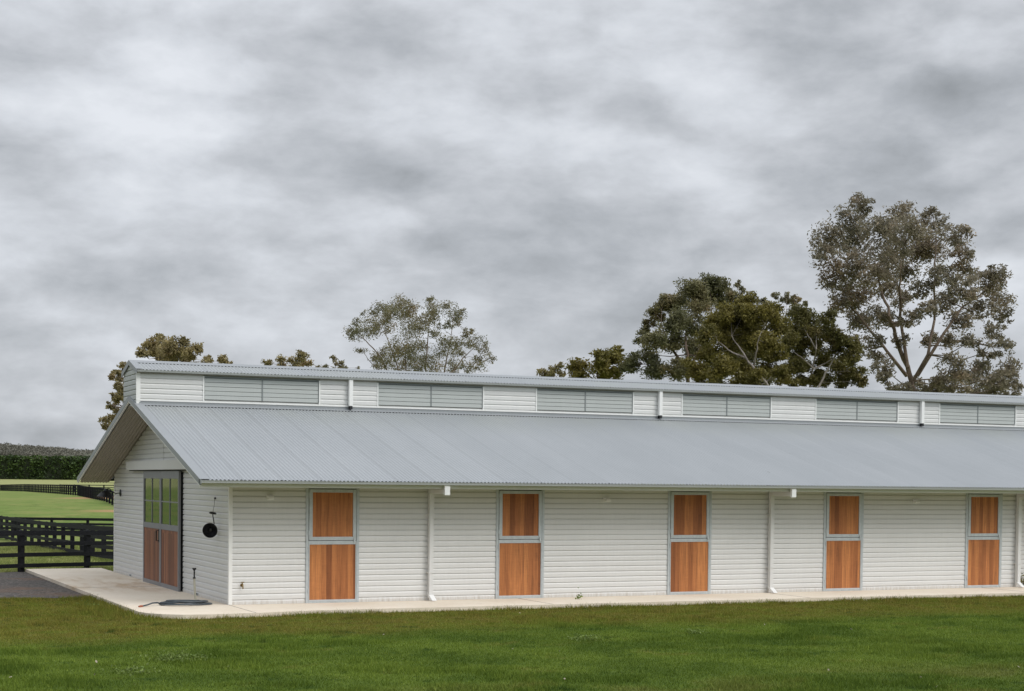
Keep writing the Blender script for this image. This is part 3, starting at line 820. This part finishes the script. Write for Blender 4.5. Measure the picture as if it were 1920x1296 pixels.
def tree(name, label, d, clumps, limbs, leaf, bark, leaf_size, dens, base_u=None, depth_spread=.9, spread=.36, twig=True, group=None, trunk_r=.25, aspect=.38, cat='tree', front=0.0, full=1.0, tw=1.0, subs_=30):
    k = d/F_PX
    P3 = []
    cu = np.mean([c[0] for c in clumps]); hw = max(abs(c[0]-cu) for c in clumps)+1
    for (u, v, r) in clumps:
        e = math.sqrt(max(0.05, 1-((u-cu)/(hw*1.15))**2))
        dd = d + rng.uniform(-1, 1)*hw*k*depth_spread*e - front
        P3.append((at(u, v, dd), r*k*full))
    bu = base_u if base_u is not None else limbs[0][0][0]
    bl = ground_xy((bu-960)/F_PX*d, d); base = np.array([bl[0], bl[1], float(hz(bl[0], bl[1]))])
    o = empty(name, tuple(base), label, cat, group)
    tb = MB(); nodes = []
    for li, lb in enumerate(limbs):
        pts = [at(u, v, d + (0 if i == 0 else rng.uniform(-.6, .6))) for i, (u, v) in enumerate(lb)]
        if li == 0 or lb[0][1] > 715:
            pts = [base + (np.array([rng.uniform(-.3, .3), rng.uniform(-.3, .3), 0]) if li else 0) - np.array([0, 0, .2])] + pts
            r0 = trunk_r
        else: r0 = trunk_r*.55
        dense = []
        for a, b in zip(pts[:-1], pts[1:]):
            for s in np.linspace(0, 1, 5)[:-1]: dense.append(a*(1-s)+b*s + rng.normal(size=3)*trunk_r*.18*(1 if len(dense) > 4 else 0))
        dense.append(pts[-1])
        rr = np.linspace(r0, trunk_r*.16, len(dense))
        tb.tube(dense, rr, 7)
        nodes += list(zip(dense[4:], rr[4:])) if len(dense) > 6 else list(zip(dense, rr))
    allp = []
    for c, r in P3:
        n = int(dens*(r**2)*math.pi/full**2)
        pts, cen = clump_points(c, r, n, subs=max(7, min(34, int(r*subs_))), spread=spread); allp.append(pts)
        if nodes and twig:
            best = min(nodes, key=lambda q: np.linalg.norm(q[0]-c) + max(0, (q[0][2]-c[2]))*2.5)
            a, ra = best; mid = (a+c)/2 + np.array([0, 0, -.06*np.linalg.norm(c-a)]) + rng.normal(size=3)*.1
            r1 = min(ra*.7, trunk_r*.24)*tw
            tb.tube([a, mid, c], [r1, r1*.65, r1*.35], 5)
            for q in cen[:9]: tb.tube([c*.7+mid*.3, (c+q)/2+rng.normal(size=3)*.05, q], [r1*.35, r1*.22, r1*.1], 4)
    tb.build('trunk', bark, o, smooth=True)
    allp = np.concatenate(allp)
    v, f = leaf_quads(allp, leaf_size, aspect)
    mesh_np('crown', v, f, leaf, o)
    return o

# big gum on the right
T7 = [(1615,385,24),(1600,418,34),(1560,450,34),(1540,480,22),(1652,430,36),(1693,398,26),(1700,440,36),(1750,415,26),(1745,460,34),(1793,440,26),(1800,475,22),(1560,515,26),(1600,500,36),(1650,495,34),(1580,560,28),(1610,555,30),(1640,590,26),(1610,605,28),(1615,650,22),(1700,510,26),(1725,545,20),(1755,520,22),(1770,560,24),(1740,580,20),(1810,540,28),(1845,525,30),(1868,520,22),(1870,560,26),(1835,575,26),(1800,600,24),(1882,590,18),(1865,620,20),(1880,650,18),(1850,660,16),(1895,690,20),(1655,690,20),(1645,665,14),(1790,690,26),(1830,710,24),(1860,715,22),(1760,710,20),(1715,725,20),(1690,640,16),(1750,630,16),(1660,540,26),(1690,560,22),(1640,520,26),(1665,600,20),(1780,520,22),(1720,470,30),(1780,640,18),(1735,640,14),(1820,640,18),(1640,640,18),(1700,600,16),(1720,590,14),(1675,470,30),(1810,500,18),(1600,460,30),(1840,690,18),(1820,740,22),(1880,705,22),(1900,725,18),(1790,725,24),(1760,728,20),(1690,728,18),(1735,730,18),(1660,715,14),(1675,735,16),(1870,735,22),(1850,740,22),(1800,700,18)]
tree('gum_tree', 'tall open grey-brown gum tree with forked brown trunk at the right, the highest tree', 78, T7,
     [[(1716, 745), (1704, 700), (1684, 645), (1668, 590), (1652, 540), (1640, 480)], [(1702, 690), (1690, 610), (1688, 540), (1690, 480)],
      [(1712, 715), (1740, 665), (1752, 600), (1752, 530), (1755, 450)], [(1720, 705), (1770, 625), (1805, 575), (1845, 545)], [(1700, 705), (1672, 670), (1640, 630), (1600, 580), (1580, 510)], [(1765, 640), (1810, 640), (1860, 650)]],
     M['leaf_gum'], M['bark'], .19, 620, trunk_r=.17, spread=.27, aspect=.36, full=1.05)
# the dense group in front of it
T6a = [(1300,540,24),(1330,535,22),(1350,540,18),(1275,565,24),(1310,570,26),(1345,565,24),(1245,570,20),(1232,590,16),(1265,600,24),(1300,605,24),(1215,612,14),(1205,635,14),(1230,640,22),(1260,640,20),(1215,665,18),(1375,560,14),(1190,680,18),(1180,690,14),(1230,695,22),(1270,690,24),(1300,650,24),(1340,620,24),(1390,690,24),(1420,665,24),(1365,680,22),(1435,712,20),(1385,650,22),(1410,715,18),(1340,705,20)]
tree('gum_tree', 'dark broad gum tree with russet top, left end of the dense tree group', 76, T6a,
     [[(1290, 745), (1290, 690), (1285, 640), (1290, 590)], [(1288, 700), (1320, 640), (1335, 580)], [(1285, 690), (1250, 640), (1240, 600)]],
     M['leaf_dark'], M['bark'], .15, 2000, trunk_r=.14, spread=.34)
T6c = [(1385,533,8),(1392,545,8),(1370,548,10),(1402,558,8),(1455,555,8),(1475,560,12),(1490,565,12),(1510,570,8),(1425,565,10),(1440,580,14),(1400,575,14),(1490,590,16)]
tree('gum_tree', 'grey-green gum tree top showing just above the olive trees of the dense group', 92, T6c,
     [[(1440, 745), (1440, 660), (1430, 600)], [(1435, 640), (1400, 580), (1386, 545)], [(1440, 640), (1475, 590)]], M['leaf_open'], M['bark'], .18, 900, trunk_r=.10, spread=.32)
T6b = [(1400,570,22),(1365,590,24),(1340,605,18),(1380,600,28),(1420,590,26),(1450,585,20),(1330,630,20),(1370,640,28),(1410,630,28),(1440,640,24),(1460,610,20),(1330,665,22),(1300,690,22),(1350,690,24),(1390,690,20),(1320,710,20),(1465,660,14),(1430,655,16),(1365,620,24),(1400,610,24),(1440,695,18),(1465,705,18),(1410,712,14),(1385,715,16),(1450,670,18),(1420,700,14)]
tree('rounded_tree', 'olive green round-headed tree with pale leaning trunk, centre of the dense group', 64, T6b,
     [[(1452, 745), (1436, 718), (1410, 685), (1388, 655), (1372, 630)], [(1413, 688), (1418, 660), (1424, 630)], [(1400, 672), (1375, 662), (1345, 640)], [(1436, 716), (1400, 705), (1360, 695)]],
     M['leaf_olive'], M['bark_pale'], .14, 3000, trunk_r=.085, spread=.34, front=-.8, tw=.4)
T6d = [(1500,590,20),(1520,600,22),(1550,595,16),(1555,620,18),(1500,630,26),(1480,620,16),(1530,630,22),(1490,665,20),(1490,690,20),(1470,700,18),(1560,650,18),(1580,640,16),(1592,670,18),(1602,700,18),(1580,700,16),(1610,715,14),(1480,640,18),(1600,645,16),(1570,685,16),(1540,700,16),(1520,712,14),(1500,715,14),(1550,715,14),(1580,718,14),(1545,680,16),(1510,690,16),(1535,655,16),(1480,715,14)]
tree('rounded_tree', 'deep green tree with two pale forked stems, right end of the dense group', 68, T6d,
     [[(1519, 745), (1521, 705), (1526, 680), (1531, 655), (1530, 625)], [(1525, 692), (1550, 680), (1575, 668)], [(1530, 735), (1548, 700), (1562, 676), (1572, 650)], [(1530, 655), (1522, 640), (1510, 620)], [(1524, 690), (1505, 672), (1488, 660)]],
     M['leaf_deep'], M['bark_pale'], .14, 2800, trunk_r=.07, spread=.34, front=-.5, tw=.4)
tree('rounded_tree', 'small rounded bushy tree, left of the dense group and clear of it', 96, [(1085,690,17),(1130,670,19),(1152,667,17),(1125,692,20),(1162,692,15),(1085,710,16),(1140,712,20)],
     [[(1120, 745), (1120, 700), (1122, 680)], [(1118, 715), (1090, 695)]], M['leaf_olive'], M['bark'], .24, 900, trunk_r=.11, spread=.34)
tree('gum_tree', 'tiny sparse gum tree top above the roof, left of the small bushy tree', 118, [(1016,697,10),(1038,692,11),(1049,683,7),(1030,706,12),(1052,700,8)],
     [[(1035, 745), (1036, 710), (1044, 688)]], M['leaf_brown'], M['bark'], .25, 520, trunk_r=.1)
T3 = [(748,566,12),(752,578,18),(735,590,16),(770,585,14),(715,575,12),(700,585,10),(682,588,6),(700,605,12),(722,600,12),(728,612,10),(665,605,8),(660,622,12),(672,628,10),(690,618,14),(703,618,12),(770,612,22),(785,615,12),(805,565,8),(812,580,14),(815,595,14),(800,600,12),(835,575,10),(850,590,14),(865,588,8),(858,602,8),(840,610,8),(828,615,8),(813,625,10),(875,625,10),(885,620,6),(895,640,12),(905,655,10),(880,645,8),(835,650,20),(855,645,12),(860,662,10),(895,672,10),(918,672,8),(900,690,8),(790,650,12),(760,650,22),(765,665,14),(740,660,12),(720,660,10),(678,656,8),(705,675,14),(720,685,14),(735,680,10),(755,690,14),(790,690,14),(815,690,14),(800,675,10),(850,690,14),(875,690,12),(780,680,12)]
tree('gum_tree', 'airy spreading gum tree with thin fanning limbs above the middle of the roof', 100, T3,
     [[(757, 740), (746, 690), (730, 645), (715, 605)], [(762, 740), (760, 670), (766, 615)], [(795, 740), (800, 665), (804, 615), (811, 580)], [(742, 735), (715, 670), (685, 638), (662, 622)],
      [(826, 740), (835, 685), (845, 640), (850, 595)], [(832, 720), (868, 672), (893, 648)], [(735, 715), (700, 685), (680, 660)], [(850, 735), (880, 695), (905, 660)]],
     M['leaf_open'], M['bark'], .13, 980, trunk_r=.075, spread=.36, full=1.28, aspect=.40)
T1 = [(265,660,12),(280,650,18),(300,650,22),(330,655,24),(345,641,10),(362,660,16),(390,677,10),(415,677,12),(430,684,6),(300,672,18),(340,678,20),(380,690,16),(230,690,11),(222,705,13),(213,707,8),(225,735,14),(216,745,11),(222,722,9),(211,760,10),(226,775,14),(206,785,13),(197,800,8),(215,800,14),(235,800,20),(250,740,20),(262,700,20),(290,720,26),(320,740,28),(280,770,26),(260,800,24),(330,790,28),(300,800,26),(345,720,24),(240,830,20),(300,840,24)]
tree('gum_tree', 'bushy brown-green gum tree behind the left end of the clerestory', 62, T1,
     [[(300, 800), (298, 720), (300, 670)], [(298, 740), (340, 680)], [(298, 760), (250, 720), (228, 700)], [(297, 790), (240, 770), (212, 760)]], M['leaf_brown'], M['bark'], .16, 1700, trunk_r=.11, spread=.32)
tree('gum_tree', 'small brown gum tree top just above the roof, nearer the left end', 120, [(500,681,9),(525,673,8),(530,686,10),(566,669,11),(575,681,10),(555,686,12),(545,677,8),(520,692,10)],
     [[(545, 740), (545, 700), (560, 675)], [(545, 705), (525, 680)]], M['leaf_brown'], M['bark'], .25, 600, trunk_r=.11)
tree('gum_tree', 'wispy gum tree top above the roof, beside the airy spreading tree', 124, [(627,673,8),(636,686,10),(611,689,7),(648,691,6),(596,690,5),(625,692,8),(672,690,3)],
     [[(628, 740), (628, 705), (628, 680)]], M['leaf_open'], M['bark'], .25, 420, trunk_r=.1)

# cypress hedge
ho = ground_xy((60-960)/F_PX*400, 400)
hedge = empty('hedge', (ho[0], ho[1], 1.7), 'tall clipped dark green hedge running across the far side of the paddocks', 'hedge')
l0, l1, dH, hH = -230.0, 30.0, 400.0, 5.7
v = []
core = MB()
def hpt(l, dd, z): q = ground_xy(l, dd); return (q[0], q[1], z)
core.add([hpt(l, dd, z) for l in (l0, l1) for dd in (dH+.6, dH+4.5) for z in (1.0, 1.7+hH-.5)],
         [(0, 1, 3, 2), (4, 6, 7, 5), (0, 4, 5, 1), (2, 3, 7, 6), (1, 5, 7, 3)])
core.build('hedge_dark_core', M['core'], hedge)  # solid dark box, shade inside the hedge put into its colour
n = 42000
l = rng.uniform(l0, l1, n); z = 1.55 + (hH+.25)*rng.uniform(0, 1, n)**.9
lump = .55*np.sin(l*.9+1.3*np.sin(l*.31)) + .35*np.sin(l*2.3) + .25*np.sin(z*2.1+l)
dd = dH + .3 - lump*.6 + rng.uniform(-.5, .6, n)
topm = rng.uniform(size=n) < .2
z[topm] = 1.7 + hH + rng.normal(0, .16, topm.sum()) + .12*np.sin(l[topm]*1.1); dd[topm] = dH + rng.uniform(-.2, 4.8, topm.sum())
c = np.stack([CAM[0]+RG[0]*l+FG[0]*dd, CAM[1]+RG[1]*l+FG[1]*dd, z], 1)
v, f = leaf_quads(c, .62, .6, -.5); mesh_np('foliage', v, f, M['leaf_hedge'], hedge)

# wooded hill far behind
n = 1700
l = rng.uniform(-560, -120, n); dd = rng.uniform(1000, 1480, n)
zz = np.interp(dd, TD, TZ)
pts = []
for i in range(n):
    gx = CAM[:2] + RG*l[i] + FG*dd[i]
    rr = rng.uniform(3.0, 5.5)
    lat = (l[i]/dd[i]*F_PX+960)
    m = 170
    u = rng.normal(size=(m, 3)); u /= np.linalg.norm(u, axis=1)[:, None]
    q = u*rr*rng.uniform(.65, 1.0, m)[:, None]*np.array([1, 1, .8])
    pts.append(q + np.array([gx[0], gx[1], zz[i]+rng.uniform(1.0, 3.5)-5.0*min(1.6, max(0.0, (l[i]*1250/dd[i]+400)/75))]))
pts = np.concatenate(pts); v, f = leaf_quads(pts, 1.15, .75, -.6)
tag(mesh_np('hill_forest', v, f, M['leaf_forest']), 'grey-green wooded hill beyond the hedge', 'forest', kind='stuff')

# ------------------------------------------------------------------ lawn blades
def in_poly(x, y, poly):
    c = np.zeros(len(x), bool); j = len(poly)-1
    for i in range(len(poly)):
        xi, yi = poly[i]; xj, yj = poly[j]
        c ^= ((yi > y) != (yj > y)) & (x < (xj-xi)*(y-yi)/((yj-yi)+1e-12)+xi); j = i
    return c
def vnoise(x, y, s, seed):
    r = np.random.default_rng(seed); t = r.uniform(size=(64, 64))
    X, Y = x/s, y/s; i, j = np.floor(X).astype(int), np.floor(Y).astype(int); fx, fy = X-i, Y-j
    fx = fx*fx*(3-2*fx); fy = fy*fy*(3-2*fy)
    g_ = lambda a, b: t[a % 64, b % 64]
    return (g_(i, j)*(1-fx)+g_(i+1, j)*fx)*(1-fy) + (g_(i, j+1)*(1-fx)+g_(i+1, j+1)*fx)*fy
n = 1700000
d = rng.uniform(12.5, 39.5, n); l = rng.uniform(-1, 1, n)*(.345*d+2.6)
keep = rng.uniform(size=n) < (.345*d+2.6)/16.0
d, l = d[keep], l[keep]
x = CAM[0]+RG[0]*l+FG[0]*d; y = CAM[1]+RG[1]*l+FG[1]*d
wob = (vnoise(x, y, .5, 3)-.5)*.22 + (vnoise(x, y, .17, 4)-.5)*.10
on_path = in_poly(x, y - wob - .06, pp) | in_poly(x+.05, y, [(-1.9+.0, 3.0), (-1.9, -1.3), (0, -1.3), (0, 3.0)]) & in_poly(x - wob, y, pp)
drive = in_poly(x, y + wob*1.5, dp)
inside = (x > -1.7) & (y > -1.35)
ok = ~(on_path | drive | inside) & (x < 34)
x, y = x[ok], y[ok]
tuft = np.clip((vnoise(x, y*1.6, .55, 11)*.6+vnoise(x, y, 1.7, 12)*.4-.56)*6, 0, 1)
h = rng.uniform(.016, .038, len(x)) + tuft*rng.uniform(.01, .055, len(x))
edge = (y > -2.1) & (x > -2.2); h = h + edge*rng.uniform(0, .055, len(x))*(rng.uniform(size=len(x)) < .4)
edge2 = (x < -1.7) & (x > -2.6) & (y > -1.5) & (y < 3.6); h = h + edge2*rng.uniform(0, .07, len(x))
print('blades', len(x))
z0 = hz(x, y) - .004
th = rng.uniform(0, 2*math.pi, len(x)); wd = rng.uniform(.0035, .0075, len(x))
ln = rng.uniform(.1, .9, len(x))*h; ta = rng.uniform(0, 2*math.pi, len(x))
v = np.empty((len(x), 3, 3))
v[:, 0] = np.stack([x-np.cos(th)*wd, y-np.sin(th)*wd, z0], 1)
v[:, 1] = np.stack([x+np.cos(th)*wd, y+np.sin(th)*wd, z0], 1)
v[:, 2] = np.stack([x+np.cos(ta)*ln, y+np.sin(ta)*ln, z0+h], 1)
tag(mesh_np('lawn_grass', v.reshape(-1, 3), np.arange(3*len(x), dtype=np.int32).reshape(-1, 3), M['blade']), 'short mown lawn grass in front of the building', 'grass', kind='stuff')
# rough paddock grass behind the nearest fence
n = 160000
d = rng.uniform(41.6, 75, n); l = -d*rng.uniform(.235, .40, n)
x = CAM[0]+RG[0]*l+FG[0]*d; y = CAM[1]+RG[1]*l+FG[1]*d; z0 = hz(x, y)-.01
ok = ~in_poly(x, y, dp) & ~in_poly(x, y, pp); x, y, z0 = x[ok], y[ok], z0[ok]
h = rng.uniform(.03, .09, len(x)) + (vnoise(x, y, 1.3, 21) > .66)*rng.uniform(0, .10, len(x))
th = rng.uniform(0, 2*math.pi, len(x)); wd = .014; ta = rng.uniform(0, 2*math.pi, len(x)); ln = h*.6
v = np.empty((len(x), 3, 3))
v[:, 0] = np.stack([x-np.cos(th)*wd, y-np.sin(th)*wd, z0], 1); v[:, 1] = np.stack([x+np.cos(th)*wd, y+np.sin(th)*wd, z0], 1)
v[:, 2] = np.stack([x+np.cos(ta)*ln, y+np.sin(ta)*ln, z0+h], 1)
M['rough'] = leafy('paddock_blades', (.20, .25, .06), (.31, .33, .11), .3, .4, (.36, .33, .15), .6)
tag(mesh_np('paddock_grass', v.reshape(-1, 3), np.arange(3*len(x), dtype=np.int32).reshape(-1, 3), M['rough']), 'rough yellow-green paddock grass behind the nearest black fence', 'grass', kind='stuff')

# broad-leaved weeds in the lawn, each patch a thing
def weed(u, v, ru, label, n=150, up=.035, mat='weed', size=.042):
    dd = FV + RV*((u-960)/F_PX) - UV*((v-CY)/F_PX); p = CAM + dd*((-.08-CAM[2])/dd[2]); k = np.linalg.norm(p-CAM)/F_PX
    r = ru*k
    o = np.stack([rng.normal(0, r*.45, n), rng.normal(0, r*.45, n), np.abs(rng.normal(0, up, n))+.02], 1)
    vv, ff = leaf_quads(p+o, size, .6, .1)
    return tag(mesh_np('weed_patch', vv, ff, M[mat]), label, 'weed', 'weed patches in the lawn', 'stuff' if n > 150 and ru > 30 else None)
weed(335, 1238, 62, 'wide pale patch of broad-leaved weeds in the front lawn below the coiled hose', 420)
weed(245, 1264, 50, 'thin pale weed patch at the lower left of the lawn', 160)
weed(165, 1138, 18, 'little weed tuft in the lawn just in front of the gravel drive', 60)
weed(1095, 1201, 36, 'pale spreading weed patch in the lawn below the third stable door', 200)
weed(1305, 1190, 26, 'bluish weed rosette in the lawn below the fourth stable door', 120)
weed(1085, 1131, 7, 'dark upright weed on the lawn edge between the second and third doors', 40, .09, 'weed', .06)
weed(1912, 1105, 16, 'brown-green weedy shrub at the downpipe by the right edge', 260, .16, 'leaf_olive', .07)
# dry leaves scattered on the grass
n = 40
d = rng.uniform(15.5, 32, n); l = rng.uniform(-1, 1, n)*.33*d
x = CAM[0]+RG[0]*l+FG[0]*d; y = CAM[1]+RG[1]*l+FG[1]*d; ok = (y < -2.4) & ~in_poly(x, y, dp)
v, f = leaf_quads(np.stack([x, y, np.full(n, -.045)], 1)[ok], .04, .6, 0)
tag(mesh_np('leaf_litter', v, f, M['litter']), 'scattered pale dry leaves on the lawn', 'leaf litter', kind='stuff')

# ------------------------------------------------------------------ sky and light
SKY_X, SKY_Z, SKY_S = 4.1, 3.3, 2.15
SUN_EL, SUN_AZ = R(46), R(147)      # compass angle from +y towards +x
w = bpy.data.worlds.new('World'); sc.world = w; w.use_nodes = True
t = NT(w.node_tree); bg = w.node_tree.nodes['Background']
sky = t.new('ShaderNodeTexSky'); sky.sky_type = 'NISHITA'; sky.sun_disc = False
sky.sun_elevation = SUN_EL; sky.sun_rotation = SUN_AZ
dirv = t.new('ShaderNodeTexCoord').outputs['Generated']
s = t.sep(dirv)
zc0 = t.math('MAXIMUM', s[2], 0.0)
den = t.math('ADD', zc0, .085)
pl = t.comb(t.math('DIVIDE', s[0], den), t.math('DIVIDE', s[1], den), 0.0)
pl = t.vmath('ADD', pl, (4.7, 8.0, .3))
n1 = t.noise(pl, .55, 5, .5, .3)
warp = t.vmath('MULTIPLY', t.vmath('SUBTRACT', t.noise(t.scale(dirv, (1, 1, 2.0)), 10, 2, .45, 0, True), (.5, .5, .5)), (.025, .025, .015))
dw = t.scale(t.vmath('ADD', dirv, warp), (1, 1, SKY_S), (SKY_X, 0.4, SKY_Z))
n3 = t.noise(dw, 9.0, 10, .55, 0)
n4 = t.noise(t.vmath('ADD', dw, (.012, -.006, .050)), 9.0, 10, .55, 0)
puff = t.noise(dw, 21.0, 7, .52, 0)
k = t.math('ADD', t.math('MULTIPLY', n1, .16), t.math('ADD', t.math('MULTIPLY', n3, .66), t.math('MULTIPLY', puff, .18)))
k = t.math('ADD', k, t.math('MULTIPLY', t.math('SUBTRACT', n3, n4), .50))
def dirpx(u, v):
    q = FV + RV*((u-960)/F_PX) - UV*((v-CY)/F_PX); return q/np.linalg.norm(q)
lumps = None
for (u, v, sz, a) in [(420, 110, 300, .085), (100, 150, 260, .05), (1290, 140, 220, .07), (1380, 250, 180, .05), (270, 310, 230, .06), (1750, 90, 380, -.085), (1000, 480, 330, -.045), (250, 490, 300, -.075), (1500, 330, 300, -.045), (780, 10, 160, -.05), (1200, 390, 200, .05), (1650, 200, 160, .03), (560, 370, 280, -.03), (1800, 520, 220, .045), (300, 600, 260, .035), (950, 250, 260, .0), (1300, 560, 300, -.035)]:
    dc = dirpx(u, v)
    dist = t.vmath('DISTANCE', t.vmath('ADD', dirv, t.vmath('MULTIPLY', warp, (1.2, 1.2, 1.0))), tuple(float(q) for q in dc))
    e = t.math('MULTIPLY', t.math('SUBTRACT', 1.0, t.step(dist, 0.0, sz*1.35/F_PX)), a)
    lumps = e if lumps is None else t.math('ADD', lumps, e)
k = t.math('ADD', k, lumps)
k = t.math('ADD', .301, t.math('MULTIPLY', k, .44))
cloud = t.ramp(k, [(.36, (.31, .33, .352)), (.45, (.445, .470, .505)), (.515, (.565, .590, .630)), (.57, (.67, .70, .748)), (.65, (.80, .83, .88))])
# overcast: brighter overhead and round the hidden sun
sdir = (math.sin(SUN_AZ)*math.cos(SUN_EL), math.cos(SUN_AZ)*math.cos(SUN_EL), math.sin(SUN_EL))
glow = t.step(t.vmath('DOT_PRODUCT', dirv, sdir), .25, 1.0)
zen = t.math('ADD', 1.0, t.math('ADD', t.math('MULTIPLY', t.step(s[2], .30, .9), .45), t.math('MULTIPLY', glow, 1.05)))
back = t.math('MULTIPLY', t.math('SUBTRACT', 1.0, t.step(s[2], .04, .48)), t.step(t.math('MULTIPLY', s[1], -1.0), -.15, .35))  # added: unseen low sky behind camera dimmed to deepen shade under the eave
zen = t.math('MULTIPLY', zen, t.math('SUBTRACT', 1.0, t.math('MULTIPLY', back, .68)))
vm = t.new('ShaderNodeVectorMath'); vm.operation = 'SCALE'; t.l.new(cloud, vm.inputs[0]); t.put(vm.inputs['Scale'], zen)
skyc = t.new('ShaderNodeVectorMath'); skyc.operation = 'SCALE'; t.l.new(sky.outputs[0], skyc.inputs[0]); skyc.inputs['Scale'].default_value = .10
mixc = t.mix(.97, skyc.outputs[0], vm.outputs[0])
t.l.new(mixc, bg.inputs['Color']); bg.inputs['Strength'].default_value = 1.0
sd = bpy.data.lights.new('sun', 'SUN'); sd.energy = 1.5; sd.angle = R(26); sd.color = (1.0, .965, .91)
so = bpy.data.objects.new('sun', sd); col.objects.link(so)
dv = Vector((math.sin(SUN_AZ)*math.cos(SUN_EL), math.cos(SUN_AZ)*math.cos(SUN_EL), math.sin(SUN_EL)))
so.rotation_euler = dv.to_track_quat('Z', 'Y').to_euler(); so.location = (0, -20, 30)
sc.cycles.max_bounces = 6; sc.cycles.transparent_max_bounces = 8; sc.cycles.sample_clamp_indirect = 6
